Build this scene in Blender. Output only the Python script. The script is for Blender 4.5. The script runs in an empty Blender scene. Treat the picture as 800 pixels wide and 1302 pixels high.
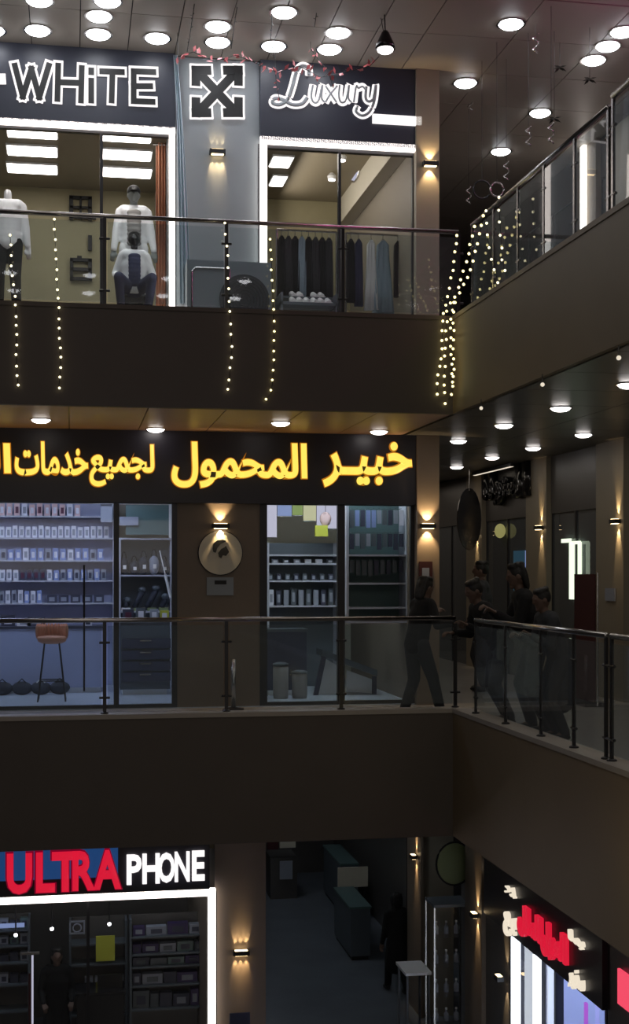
import bpy, bmesh, math, random
from mathutils import Vector, Matrix
R=math.radians; random.seed(7)
SC=bpy.context.scene; COL=SC.collection
# ------------------------------------------------ camera, world, exposure
W_,H_=800.,1302.; FPX=1720.; YAW=R(10.15); HZ=728.; CAMZ=1.8
cd=bpy.data.cameras.new('camera'); cam=bpy.data.objects.new('camera',cd); COL.objects.link(cam)
cam.location=(0,0,CAMZ); cam.rotation_euler=(R(90),0,-YAW)
cd.sensor_fit='HORIZONTAL'; cd.sensor_width=36; cd.lens=36*FPX/W_; cd.shift_y=(HZ-H_/2)/W_
cd.clip_start=.05; cd.clip_end=200; SC.camera=cam
wd=bpy.data.worlds.new('world'); SC.world=wd; wd.use_nodes=True
wd.node_tree.nodes['Background'].inputs[0].default_value=(.75,.85,1,1)
wd.node_tree.nodes['Background'].inputs[1].default_value=.02
SC.view_settings.view_transform='Standard'; SC.view_settings.look='None'
SC.view_settings.exposure=0; SC.view_settings.gamma=1; SC.view_settings.use_curve_mapping=False
try: SC.cycles.transparent_max_bounces=24; SC.cycles.max_bounces=6
except Exception: pass
def area(name,loc,rot,sx,sy,e,col):
    l=bpy.data.lights.new(name,'AREA'); l.shape='RECTANGLE'; l.size=sx; l.size_y=sy; l.energy=e; l.color=col
    o=bpy.data.objects.new(name,l); o.location=loc; o.rotation_euler=rot; COL.objects.link(o); return o
# unseen area lamps added to lift the dark hall, from overhead and behind the viewer
area('overhead_fill',(-2,7,12.6),(0,0,0),6,9,150,(1,.93,.86))
for z,e in ((7.4,70),(2.6,45),(-3.2,40)): area('rear_fill',(0,-5.6,z),(R(90),0,0),9,1.6,e,(1,.90,.80))
area('top_gallery_fill',(-.5,16.6,8.5),(0,0,0),8,1.2,32,(.93,.96,1)); area('top_right_gallery_fill',(6.4,15,8.5),(0,0,0),2.5,10,22,(1,.82,.86))  # added fill boosting the top galleries beyond their downlights
area('corridor_fill',(6.2,27.5,3.6),(0,0,0),1.6,4,14,(1,.85,.7)); area('middle_right_gallery_fill',(6.0,16,3.6),(0,0,0),1.8,16,30,(1,.88,.72))  # added fill lifting the dark corridor and the middle right gallery
# ------------------------------------------------ pixel -> point on a real plane
def Pt(px,py,X=None,Y=None,Z=None):
    c,s=math.cos(YAW),math.sin(YAW); a=(px-W_/2)/FPX; b=-(py-HZ)/FPX
    d=Vector((s+a*c, c-a*s, b))
    k = X/d.x if X is not None else (Y/d.y if Y is not None else (Z-CAMZ)/d.z)
    return Vector((0,0,CAMZ))+d*k
def XY(px,Y): return Pt(px,0,Y=Y).x
def ZY(px,py,Y): return Pt(px,py,Y=Y).z
# ------------------------------------------------ materials
M={}
ORD='first second third fourth fifth sixth seventh eighth ninth tenth eleventh twelfth thirteenth fourteenth fifteenth sixteenth seventeenth eighteenth nineteenth twentieth'.split()+['number %d'%i for i in range(21,40)]
def mat(name,col,rough=.5,metal=0,emi=None,es=0,noise=0,nscale=8,bump=0,spec=None,coat=0):
    m=bpy.data.materials.new(name); m.use_nodes=True; nt=m.node_tree; b=nt.nodes['Principled BSDF']
    c=(*col,1); b.inputs['Base Color'].default_value=c
    b.inputs['Roughness'].default_value=rough; b.inputs['Metallic'].default_value=metal
    if spec is not None: b.inputs['Specular IOR Level'].default_value=spec
    if coat: b.inputs['Coat Weight'].default_value=coat
    if emi: b.inputs['Emission Color'].default_value=(*emi,1); b.inputs['Emission Strength'].default_value=es
    if noise or bump:
        tc=nt.nodes.new('ShaderNodeTexCoord'); n=nt.nodes.new('ShaderNodeTexNoise'); n.inputs['Scale'].default_value=nscale; n.inputs['Detail'].default_value=5
        nt.links.new(tc.outputs['Object'],n.inputs['Vector'])
        if noise:
            mx=nt.nodes.new('ShaderNodeMix'); mx.data_type='RGBA'
            mx.inputs[6].default_value=tuple(x*(1-noise) for x in col)+(1,); mx.inputs[7].default_value=tuple(min(1,x*(1+noise)) for x in col)+(1,)
            nt.links.new(n.outputs['Fac'],mx.inputs[0]); nt.links.new(mx.outputs[2],b.inputs['Base Color'])
        if bump:
            bp=nt.nodes.new('ShaderNodeBump'); bp.inputs['Strength'].default_value=bump; bp.inputs['Distance'].default_value=.01
            nt.links.new(n.outputs['Fac'],bp.inputs['Height']); nt.links.new(bp.outputs['Normal'],b.inputs['Normal'])
    M[name]=m; return m
def glass(name,tint=(1,1,1),refl=.9,f0=1.5,veil=0):
    m=bpy.data.materials.new(name); m.use_nodes=True; nt=m.node_tree; nt.nodes.clear()
    o=nt.nodes.new('ShaderNodeOutputMaterial'); t=nt.nodes.new('ShaderNodeBsdfTransparent'); t.inputs[0].default_value=(*tint,1)
    g=nt.nodes.new('ShaderNodeBsdfGlossy'); g.inputs['Roughness'].default_value=.02; g.inputs[0].default_value=(refl,)*3+(1,)
    f=nt.nodes.new('ShaderNodeFresnel'); f.inputs[0].default_value=f0; mx=nt.nodes.new('ShaderNodeMixShader')
    ge=nt.nodes.new('ShaderNodeNewGeometry'); ma=nt.nodes.new('ShaderNodeMath'); ma.operation='SUBTRACT'; ma.inputs[0].default_value=1; mu=nt.nodes.new('ShaderNodeMath'); mu.operation='MULTIPLY'
    nt.links.new(ge.outputs['Backfacing'],ma.inputs[1]); nt.links.new(ma.outputs[0],mu.inputs[0]); nt.links.new(f.outputs[0],mu.inputs[1])   # one reflection per pane, at its front face
    nt.links.new(mu.outputs[0],mx.inputs[0]); nt.links.new(t.outputs[0],mx.inputs[1]); nt.links.new(g.outputs[0],mx.inputs[2])
    last=mx
    if veil:
        df=nt.nodes.new('ShaderNodeBsdfDiffuse'); df.inputs[0].default_value=(.6,.65,.7,1); m2=nt.nodes.new('ShaderNodeMixShader'); m2.inputs[0].default_value=veil  # pale diffuse veil lifts the black views behind, light painted into the pane
        nt.links.new(mx.outputs[0],m2.inputs[1]); nt.links.new(df.outputs[0],m2.inputs[2]); last=m2
    nt.links.new(last.outputs[0],o.inputs[0]); M[name]=m; return m
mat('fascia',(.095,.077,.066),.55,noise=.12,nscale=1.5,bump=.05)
mat('fascia_right_lit',(.21,.155,.095),.5,noise=.12,nscale=1.5,bump=.05)  # same brown slab face, its extra warm light put into the colour
mat('curb_cap',(.36,.32,.28),.4,noise=.1)
mat('floor_tile',(.30,.29,.28),.25,noise=.12,nscale=3)
mat('floor_low',(.15,.17,.20),.22,noise=.2,nscale=1.2)
mat('floor_shop',(.55,.6,.68),.25,noise=.08)
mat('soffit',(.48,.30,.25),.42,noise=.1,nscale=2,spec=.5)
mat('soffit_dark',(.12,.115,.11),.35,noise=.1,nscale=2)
mat('ceiling_panel',(.40,.36,.31),.45,noise=.06,nscale=2)
mat('roof_dark',(.05,.05,.055),.8)
mat('brown_wall',(.20,.155,.115),.5,noise=.15,nscale=2,bump=.03)
mat('grey_wall',(.30,.33,.35),.5,noise=.08,nscale=2)
mat('tan_wall',(.28,.245,.185),.5,noise=.1,nscale=2)
mat('inner_wall',(.16,.15,.14),.6,noise=.2,nscale=2)
mat('dark_wall',(.085,.08,.077),.35,noise=.15,nscale=2)
mat('olive_wall',(.36,.32,.19),.6,noise=.05)
mat('cream',(.62,.58,.47),.6,noise=.05)
mat('ceiling_shop',(.26,.22,.15),.6)
mat('sign_board',(.022,.02,.03),.35)
mat('sign_board_navy',(.032,.036,.055),.4)
mat('blue_board',(.02,.08,.22),.3,emi=(.02,.12,.4),es=.35)
mat('steel',(.55,.54,.53),.22,1,noise=.05)
mat('dark_steel',(.045,.045,.05),.35,.6)
mat('rail_steel',(.42,.39,.38),.2,1)
mat('black',(.008,.008,.009),.5)
mat('black_gloss',(.012,.012,.014),.12)
mat('black_cloth',(.006,.006,.007),.9,noise=.3,nscale=30,bump=.2)
mat('grey_cloth',(.035,.037,.042),.9,noise=.2,nscale=30,bump=.2)
mat('maroon',(.05,.006,.008),.7)
mat('skin',(.13,.08,.06),.55,noise=.06)
mat('hair',(.008,.007,.006),.6,noise=.4,nscale=60,bump=.4)
mat('eye_white',(.6,.6,.58),.3)
mat('lips',(.25,.09,.08),.5)
mat('white',(.78,.79,.8),.5)
mat('white_cloth',(.84,.85,.87),.85,noise=.06,nscale=25,bump=.3)
mat('blue_cloth',(.28,.37,.45),.85,noise=.12,nscale=25,bump=.3)
mat('navy_cloth',(.035,.04,.09),.85,noise=.12,nscale=25,bump=.3)
mat('mannequin',(.22,.24,.23),.3)
mat('tan_leather',(.55,.25,.15),.45,noise=.1)
mat('box_white',(.72,.74,.82),.5); mat('box_pink',(.7,.5,.5),.5); mat('box_blue',(.25,.33,.62),.5)
mat('box_dark',(.05,.055,.09),.5); mat('box_grey',(.3,.33,.4),.5); mat('box_maroon',(.1,.02,.05),.5); mat('box_green',(.2,.26,.12),.5)
mat('box_violet',(.05,.03,.12),.5); mat('bag_dark',(.03,.035,.05),.7); mat('shelf_pale',(.5,.52,.6),.4); mat('shelf_dark',(.1,.12,.14),.4)
mat('counter_blue',(.42,.46,.66),.35,noise=.05); mat('teal_panel',(.1,.17,.17),.3)
mat('yellow_green',(.5,.52,.06),.5); mat('orange',(.6,.18,.08),.5); mat('wood',(.3,.18,.08),.5,noise=.2,nscale=6)
mat('red_tinsel',(.45,.10,.11),.5); mat('leaf_dark',(.02,.022,.016),.6); mat('plastic_sheet',(.55,.65,.72),.25)
mat('stone',(.25,.24,.23),.5); mat('ac_case',(.22,.27,.30),.4); mat('ac_dark',(.05,.06,.07),.5)
E_=lambda n,c,s: mat(n,(.02,.02,.02),.5,emi=c,es=s)
E_('e_down',(1,.93,.9),9); E_('e_down_cool',(.93,.95,1),14); E_('e_led',(1,.90,.84),3.2); E_('e_led_cool',(.85,.92,1),3)
E_('e_panel',(1,.93,.87),7); E_('e_shop',(.62,.72,1),11.0); E_('e_white',(1,.95,.95),1.15); E_('e_gold',(1,.68,.10),1.25); E_('e_goldrim',(.75,.25,.01),.6)
E_('e_cream',(1,.88,.70),.85); E_('e_red',(1,.015,.055),.68); E_('e_redrim',(.35,.0,.03),.5); E_('e_sconce',(1,.72,.38),6); E_('e_bulb',(1,.9,.55),3.0); E_('e_bulb_y',(1,.86,.38),3.0)
E_('e_poster_w',(.75,.75,.95),.6); E_('e_poster_b',(.3,.4,.75),.6); E_('e_poster_g',(.35,.5,.12),.5); E_('e_poster_y',(.75,.75,.45),.6); E_('e_pink',(1,.15,.5),22); E_('e_greenrefl',(.8,.95,.7),1.3); E_('e_yellowlamp',(.75,.7,.25),.32); E_('e_teal',(.05,.16,.25),.22); E_('e_purple',(.4,.1,.6),1); E_('e_redled',(1,.08,.15),.9); E_('e_screen',(.25,.28,.30),.5)
glass('glass'); glass('rail_glass',(.9,.94,.95),.9,1.45,veil=.05); glass('dark_glass',(.5,.5,.49),.9,1.6,veil=.13)
# ------------------------------------------------ builders
def wloc(o):
    v=Vector((0,0,0))
    while o: v+=Vector(o.location); o=o.parent
    return v
class MB:
    def __init__(s): s.v=[]; s.f=[]
    def add(s,vs,fs):
        n=len(s.v); s.v+=[tuple(v) for v in vs]; s.f+=[tuple(i+n for i in f) for f in fs]; return s
    def box(s,x0,x1,y0,y1,z0,z1):
        if x0>x1:x0,x1=x1,x0
        if y0>y1:y0,y1=y1,y0
        if z0>z1:z0,z1=z1,z0
        return s.add([(x0,y0,z0),(x1,y0,z0),(x1,y1,z0),(x0,y1,z0),(x0,y0,z1),(x1,y0,z1),(x1,y1,z1),(x0,y1,z1)],
          [(0,3,2,1),(4,5,6,7),(0,1,5,4),(1,2,6,5),(2,3,7,6),(3,0,4,7)])
    def tube(s,pts,r,n=8,r2=None):
        pts=[Vector(p) for p in pts]; rings=[]
        m=len(pts)
        for i,p in enumerate(pts):
            t=(pts[min(i+1,m-1)]-pts[max(i-1,0)]); t=t.normalized() if t.length>1e-9 else Vector((0,0,1))
            a=Vector((0,0,1)) if abs(t.z)<.9 else Vector((1,0,0)); u=t.cross(a).normalized(); w=t.cross(u)
            rr=r if r2 is None else r+(r2-r)*i/max(1,m-1)
            if isinstance(r,(list,tuple)): rr=r[i]
            rings.append([p+(u*math.cos(2*math.pi*k/n)+w*math.sin(2*math.pi*k/n))*rr for k in range(n)])
        vs=[v for q in rings for v in q]; fs=[]
        for i in range(m-1):
            for k in range(n): k2=(k+1)%n; fs.append((i*n+k,i*n+k2,(i+1)*n+k2,(i+1)*n+k))
        fs.append(tuple(range(n))[::-1]); fs.append(tuple((m-1)*n+k for k in range(n)))
        return s.add(vs,fs)
    def ball(s,c,rx,ry=None,rz=None,nu=12,nv=8):
        ry=rx if ry is None else ry; rz=rx if rz is None else rz; c=Vector(c); vs=[c+Vector((0,0,-rz))]
        for j in range(1,nv):
            a=-math.pi/2+math.pi*j/nv
            for k in range(nu): b=2*math.pi*k/nu; vs.append(c+Vector((rx*math.cos(a)*math.cos(b),ry*math.cos(a)*math.sin(b),rz*math.sin(a))))
        vs.append(c+Vector((0,0,rz))); fs=[]; L=len(vs)-1
        for k in range(nu):
            k2=(k+1)%nu; fs.append((0,1+k2,1+k)); fs.append((L,L-nu+k,L-nu+k2))
            for j in range(nv-2): fs.append((1+j*nu+k,1+j*nu+k2,1+(j+1)*nu+k2,1+(j+1)*nu+k))
        return s.add(vs,fs)
    def prism(s,poly,fn,d0,d1):   # poly of (a,b); fn(a,b,d)->3D
        n=len(poly); vs=[fn(a,b,d0) for a,b in poly]+[fn(a,b,d1) for a,b in poly]
        fs=[tuple(range(n)),tuple(range(2*n-1,n-1,-1))]+[(i,n+i,n+(i+1)%n,(i+1)%n) for i in range(n)]
        return s.add(vs,fs)
    def lathe(s,c,prof,n=16):
        vs=[];fs=[]
        for r,z in prof:
            for k in range(n): b=2*math.pi*k/n; vs.append((c[0]+r*math.cos(b),c[1]+r*math.sin(b),c[2]+z))
        for i in range(len(prof)-1):
            for k in range(n): k2=(k+1)%n; fs.append((i*n+k,i*n+k2,(i+1)*n+k2,(i+1)*n+k))
        fs.append(tuple(range(n))[::-1]); fs.append(tuple((len(prof)-1)*n+k for k in range(n)))
        return s.add(vs,fs)
    def build(s,name,m,parent=None,smooth=False,fix=True,**kw):
        me=bpy.data.meshes.new(name)
        if parent is not None: off=wloc(parent)
        else:
            xs=[v[0] for v in s.v]; ys=[v[1] for v in s.v]; zs=[v[2] for v in s.v]
            off=Vector(((min(xs)+max(xs))/2,(min(ys)+max(ys))/2,min(zs)))
        me.from_pydata([(v[0]-off.x,v[1]-off.y,v[2]-off.z) for v in s.v],[],s.f)
        if fix:
            bm=bmesh.new(); bm.from_mesh(me); bmesh.ops.recalc_face_normals(bm,faces=bm.faces); bm.to_mesh(me); bm.free()
        me.materials.append(M[m] if isinstance(m,str) else m)
        if smooth: me.polygons.foreach_set('use_smooth',[True]*len(me.polygons))
        o=bpy.data.objects.new(name,me); COL.objects.link(o)
        if parent is not None: o.parent=parent
        else: o.location=off
        tag(o,**kw); return o
def tag(o,label=None,cat=None,group=None,kind=None):
    if label: o['label']=label
    if cat: o['category']=cat
    if group: o['group']=group
    if kind: o['kind']=kind
    return o
def empty(name,loc,label=None,cat=None,group=None,kind=None,rz=0):
    o=bpy.data.objects.new(name,None); o.empty_display_size=.1; o.location=loc; o.rotation_euler.z=rz; COL.objects.link(o); return tag(o,label,cat,group,kind)
def copy_tree(o,parent=None):
    c=o.copy(); COL.objects.link(c)
    if parent is not None: c.parent=parent
    for ch in list(o.children): copy_tree(ch,c)
    return c
def clone(o,loc,label=None,rz=None,group=None):
    c=copy_tree(o); c.location=loc
    if label: c['label']=label
    if rz is not None: c.rotation_euler.z=rz
    if group: c['group']=group
    return c
def B(name,m,x0,x1,y0,y1,z0,z1,parent=None,**kw): return MB().box(x0,x1,y0,y1,z0,z1).build(name,m,parent,**kw)
def S(name,m,*a,parent=None,**kw): return B(name,m,*a,parent=parent,kind='structure',**kw) if parent is None else B(name,m,*a,parent=parent)
def spot(parent,loc,direction,e,col,ang=70,blend=.6,r=.015):
    l=bpy.data.lights.new('lamp_beam','SPOT'); l.energy=e; l.color=col; l.spot_size=R(ang); l.spot_blend=blend; l.shadow_soft_size=r
    o=bpy.data.objects.new('lamp_beam',l); COL.objects.link(o); o.parent=parent
    o.location=Vector(loc)-wloc(parent); o.rotation_euler=Vector(direction).to_track_quat('-Z','Y').to_euler(); return o
def text(name,body,m,parent,rect,plane,pos,d,off=0.,stretch=True,spacing=1.):
    """text filling rect (a0,a1,z0,z1); plane 'Y' faces -Y (a = X), plane 'X' faces -X (a = Y, left edge = larger Y)"""
    c=bpy.data.curves.new('t','FONT'); c.body=body; c.offset=off; c.space_character=spacing; c.resolution_u=3
    o=bpy.data.objects.new('t',c); COL.objects.link(o)
    me=bpy.data.meshes.new_from_object(o.evaluated_get(bpy.context.evaluated_depsgraph_get())); bpy.data.objects.remove(o)
    bm=bmesh.new(); bm.from_mesh(me); g=bmesh.ops.extrude_face_region(bm,geom=bm.faces[:])
    for v in g['geom']:
        if isinstance(v,bmesh.types.BMVert): v.co.z=1
    xs=[v.co.x for v in bm.verts]; ys=[v.co.y for v in bm.verts]; x0,x1,y0,y1=min(xs),max(xs),min(ys),max(ys)
    a0,a1,z0,z1=rect; base=wloc(parent)
    for v in bm.verts:
        a=a0+(v.co.x-x0)/(x1-x0)*(a1-a0); z=z0+(v.co.y-y0)/(y1-y0)*(z1-z0); dd=pos-v.co.z*d
        v.co=(Vector((a,dd,z)) if plane=='Y' else Vector((dd,a,z)))-base
    bmesh.ops.recalc_face_normals(bm,faces=bm.faces); bm.to_mesh(me); bm.free(); me.materials.clear(); me.materials.append(M[m])
    me.name=name; ob=bpy.data.objects.new(name,me); COL.objects.link(ob); ob.parent=parent; return ob
# ------------------------------------------------ levels and planes
Yf,Xc=15.43,4.41; SH=18.0; XR=7.6; XR0=5.6
C1,C2=.2,4.82; B1,B2=-1.3,3.67; F0,F1,F2=-5.4,0.,4.6; CE=8.65; XL=-7.0
# ---- slabs, fascias, floors
S('floor','floor_low',-9,14,-6,34,F0-.15,F0)
for (fz,bz,cz,k) in ((F1,B1,C1,1),(F2,B2,C2,2)):
    S('floor','floor_tile',-9,Xc,Yf+.05,34,bz+.06,fz); S('floor','floor_tile',Xc+.05,14,-6,34,bz+.06,fz)
    S('trim_%d'%(k*10),'fascia',-9,Xc+.04,Yf-.04,Yf+.05,bz,cz-.05); S('trim_%d'%(k*10+1),'fascia_right_lit',Xc,Xc+.09,-6,Yf-.04,bz,cz-.05)
    S('trim_%d'%(k*10+2),'curb_cap' if k==1 else 'fascia',-9,Xc+.06,Yf-.05,Yf+.2,cz-.05,cz); S('trim_%d'%(k*10+3),'curb_cap' if k==1 else 'fascia_right_lit',Xc-.01,Xc+.26,-6,Yf-.05,cz-.05,cz)
    S('trim_%d'%(k*10+4),'fascia',-9,Xc+.0,Yf+.05,Yf+.18,fz,cz-.05); S('trim_%d'%(k*10+5),'fascia_right_lit',Xc+.09,Xc+.22,-6,Yf+.05,fz,cz-.05)
    S('floor','floor_tile',-9,Xc,-6,.2,bz,fz)
# ---- soffit panels below the galleries (real panels with open joints)
def panels(m,name,x0,x1,y0,y1,z,sx,sy,parent):
    nx=max(1,round((x1-x0)/sx)); ny=max(1,round((y1-y0)/sy)); ax=(x1-x0)/nx; ay=(y1-y0)/ny; g=.006
    first=B(name,m,x0+g,x0+ax-g,y0+g,y0+ay-g,z,z+.02,parent)
    for i in range(nx):
        for j in range(ny):
            if i or j: c=first.copy(); COL.objects.link(c); c.location=(i*ax,j*ay,0)
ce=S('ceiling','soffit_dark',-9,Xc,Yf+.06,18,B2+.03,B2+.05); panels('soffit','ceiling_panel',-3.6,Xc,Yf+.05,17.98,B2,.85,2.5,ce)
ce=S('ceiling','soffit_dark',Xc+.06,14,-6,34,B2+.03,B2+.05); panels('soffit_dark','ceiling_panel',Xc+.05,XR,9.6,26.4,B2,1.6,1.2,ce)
S('ceiling','soffit_dark',-9,Xc+.06,Yf+.05,34,B1,B1+.05); S('ceiling','soffit_dark',Xc+.06,14,-6,34,B1,B1+.05)
ce=S('ceiling','roof_dark',-9,14,Yf,34,CE+.04,CE+.3); panels('ceiling_panel','ceiling_panel',-3.6,Xc,Yf+.02,17.98,CE,.62,1.25,ce)
panels('ceiling_panel','ceiling_panel',Xc,XR+1.4,Yf+.02,30,CE,1.1,1.22,ce)
ce=S('ceiling','roof_dark',Xc,14,-6,Yf,CE+.04,CE+.3); panels('ceiling_panel','ceiling_panel',Xc,XR+1.4,8.5,Yf,CE,1.1,1.15,ce)
S('ceiling','ceiling_panel',-9,Xc,-6,.4,CE+.02,CE+.3); S('ceiling','roof_dark',-9,Xc,.4,Yf,13,13.2)
S('wall_back','dark_wall',-9,14,-6.2,-6,F0,13); S('wall_left','dark_wall',-9.2,-9,-6,34,F0,13); S('wall_front','dark_wall',-9,14,34,34.2,F0,CE)
S('wall_right','dark_wall',14,14.2,-6,34,F0,CE); S('trim_40','fascia',-9,Xc,Yf-.04,Yf,CE,13); S('trim_41','fascia',Xc,Xc+.04,-6,Yf,CE,13); S('trim_42','fascia',-9,Xc,.4,.44,CE,13)
# ---- right-hand facades (levels 1 and 2)
def facade_right(z0,z1,X,pil,mwall,mpil,zwin):
    edges=[-6]+[e for p in pil for e in p]+[34]
    for a,b in zip(edges[::2],edges[1::2]):
        S('wall_right','inner_wall',X+.5,X+.7,a,b,z0,z1); S('wall_right',mwall,X,X+.5,a,b,zwin,z1)
        r=empty('window_%d'%(30+int(a)+int(z0)*3),(X+.04,(a+b)/2,z0),kind='structure'); n=max(1,round((b-a)/1.3))
        MB().box(X+.03,X+.045,a,b,z0,zwin).build('pane','dark_glass',r)
        for i in range(n+1):
            y=a+(b-a)*i/n; B('window_frame','dark_steel',X+.01,X+.06,y-.03,y+.03,z0,zwin,r)
    for a,b in pil: S('wall_right',mpil,X-.08,X+.7,a,b,z0,z1)
facade_right(F1,B2,XR,[(10.5,11.4),(14.4,15.3),(17.7,18.7),(20.8,21.8),(24.3,25.3),(28,29)],'dark_wall','tan_wall',2.75)
facade_right(F2,CE,XR+.6,[(11,12),(15,16),(20.2,21.0),(25,26)],'dark_wall','brown_wall',8.0)
S('wall_front','dark_wall',4.93,14,30,30.2,F1,CE)
# ------------------------------------------------ front shops
xs={k:XY(k,SH) for k in (0,148,222,279,330,335,338,432,527,555)}
A,Bx,Cx,Dx=xs[222],xs[335],xs[527],xs[555]; Cx2=4.60
BW=22.3
def shell(z0,z1,a,b,wallmat,ceilmat,floormat,cz,xl=XL,xb=Cx,back=BW,xw=None):
    S('wall_left',wallmat,xl-.1,xl,SH+.1,back,z0,z1)
    S('wall_front',wallmat,xl,xw or Dx,back,back+.15,z0,z1)
    S('ceiling',ceilmat,xl,xb,SH+.1,back,cz,cz+.08)
    S('floor',floormat,xl,xb,SH-.02,back,z0,z0+.012)
# level 1
shell(F1,B2,A,Bx,'cream','ceiling_shop','floor_shop',3.2)
S('wall_front','brown_wall',A,Bx,SH,SH+.2,F1,B2); S('wall_front','cream',A+.34,Bx,SH+.2,BW,F1,B2); S('wall_front','brown_wall',Cx,Dx,SH-.15,30,F1,B2)
# level 2
A2,B2x=xs[222],xs[330]
shell(F2,CE,A2,B2x,'olive_wall','ceiling_shop','floor_shop',8.02)
S('wall_front','grey_wall',A2,B2x,SH,BW,F2,CE); S('wall_front','tan_wall',Cx2,Dx,SH-.15,30,F2,CE)
# level 0
A0,B0=xs[279]-.06,xs[338]
shell(F0,B1,A0,B0,'dark_wall','ceiling_shop','floor_low',-1.9,xb=A0,xw=A0+.05)
S('wall_front','brown_wall',A0,B0,SH,30,F0,B1)
def window(n,a,b,z0,z1,muls,fr='dark_steel',y=SH,led=None,w=.035):
    r=empty('window_%d'%n,((a+b)/2,y,z0),kind='structure')
    ms=[a]+muls+[b]
    for i,(p,q) in enumerate(zip(ms,ms[1:])): B('pane','glass',p+w,q-w,y+.02,y+.03,z0+.05,z1-.02,r)
    for p in ms: B('window_frame',fr,p-w,p+w,y-.01,y+.07,z0,z1,r)
    B('window_frame',fr,a,b,y-.012,y+.072,z0,z0+.06,r); B('window_frame',fr,a,b,y-.012,y+.072,z1-.05,z1,r)
    return r
w1=window(1,XL,A,F1,2.76,[XY(-250,SH),XY(-70,SH),XY(148,SH)]); w2=window(2,Bx,Cx,F1,2.76,[XY(434,SH)],w=.05)
w3=window(3,XL,A2,F2,7.62,[XY(-230,SH),XY(-50,SH),XY(129,SH)],w=.02); w4=window(4,B2x,Cx2,F2,7.55,[XY(432,SH)],w=.018)
w5=window(5,XL,A0,F0,-2.45,[XY(-160,SH),XY(112,SH)],w=.02)
# door pull bars of the level 1 shop
for px in (107,): 
    x=XY(px,SH); MB().tube([(x,SH-.06,.25),(x,SH-.06,1.9)],.013).build('door_handle','dark_steel',w1)
# header boards
S('trim_50','sign_board',XL,Cx,SH-.1,SH+.1,2.72,B2); S('trim_51','sign_board_navy',XL,A2,SH-.1,SH+.1,7.66,CE); S('trim_52','sign_board_navy',B2x,Cx2,SH-.1,SH+.1,7.58,CE)
S('trim_53','sign_board',XL,A0-.08,SH-.1,SH+.1,-2.40,B1)
# LED frames round the shop windows
def led_frame(a,b,z0,z1,left,right,m,label,t=.075):
    r=empty('window_outline_light',((a+b)/2,SH-.06,z0),label,'light')
    B('led_strip',m,a,b,SH-.1,SH-.03,z1,z1+t,r)
    if left: B('led_strip',m,a,a+t,SH-.1,SH-.03,z0,z1,r)
    if right: B('led_strip',m,b-t,b,SH-.1,SH-.03,z0,z1,r)
    return r
led_frame(XL,A2,F2,7.60,False,True,'e_led','warm white light strip framing the upper left shop window')
led_frame(B2x,Cx2,F2,7.54,True,False,'e_led','warm white light strip framing the upper right shop window',t=.09)
led_frame(XL,A0,F0,-2.49,False,True,'e_led','white light strip framing the phone shop window at the bottom',t=.095)
# ------------------------------------------------ signs
Yg=SH-.1
def front_rect(x0,x1,y0,y1,Y=Yg):
    m=(x0+x1)/2; return (XY(x0,Y),XY(x1,Y),ZY(m,y1,Y),ZY(m,y0,Y))
AR={'khabir':'\ufeae\u0640\ufef4\ufe92\ufea7','mahmul':'\ufedd\ufeee\ufee4\ufea4\ufee4\ufedf\ufe8d','lijami':'\ufeca\ufef4\ufee4\ufea0\ufedf','khadamat':'\ufe95\ufe8e\ufee3\ufeaa\ufea7','al':'\ufedf\ufe8d'}
def glow_words(root,words,Y,mface,mrim,off=.027,rim=.022):
    for n,(w,x0,x1,y0,y1) in enumerate(words):
        a=front_rect(x0,x1,y0,y1,Y); p=.012
        text('word_rim',w,mrim,root,(a[0]-p,a[1]+p,a[2]-p,a[3]+p),'Y',Y,.03,off+rim)
        text('word',w,mface,root,a,'Y',Y-.03,.03,off)
g=empty('shop_sign',(XY(250,Yg),Yg,2.8),'glowing gold Arabic lettering on the dark board above the middle shops','sign')
glow_words(g,[(AR['khabir'],410,523,562,620),(AR['mahmul'],218,390,563,621),(AR['lijami'],114,196,565,619),(AR['khadamat'],19,112,562,605),(AR['al'],-16,14,564,602)],Yg,'e_gold','e_goldrim')
# stroke letters (outlined letters of the upper signs)
def strokes(name,m,parent,segs,th,Y,d):
    b=MB()
    for i_,(x0,y0,x1,y1) in enumerate(segs):
        d+=.0015
        p,q=Pt(x0,y0,Y=Y),Pt(x1,y1,Y=Y); t=(q-p).normalized(); n=Vector((-t.z,0,t.x))*th/2; p=p-t*th/2; q=q+t*th/2
        c=[p-n,q-n,q+n,p+n]; b.add([Vector((v.x,Y,v.z)) for v in c]+[Vector((v.x,Y-d,v.z)) for v in c],[(0,1,2,3),(7,6,5,4),(0,4,5,1),(1,5,6,2),(2,6,7,3),(3,7,4,0)])
    return b.build(name,m,parent)
LET={'W':[(19,84,29,123),(29,123,40,88),(40,88,50,124),(50,124,62,84)],'H':[(74,84,73,126),(104,87,103,128),(74,105,103,106)],'I':[(116,103,116,128),(116,90,116,92)],
 'T':[(130,91,155,92),(143,92,142,128)],'E':[(170,91,170,129),(170,91,195,92),(170,110,191,110),(170,129,194,130)],'-':[(-9,101,1,101)]}
for k,v in LET.items():pass
sg=empty('shop_sign',(XY(100,Yg),Yg,7.9),'black block lettering reading WHITE with lit white outlines, upper left shop','sign')
for k,v in LET.items():
    o=strokes('letter_outline','e_white',sg,v,.13,Yg,.03); strokes('letter','black' if k!='-' else 'e_white',sg,v,.074,Yg-.03,.015)
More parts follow.
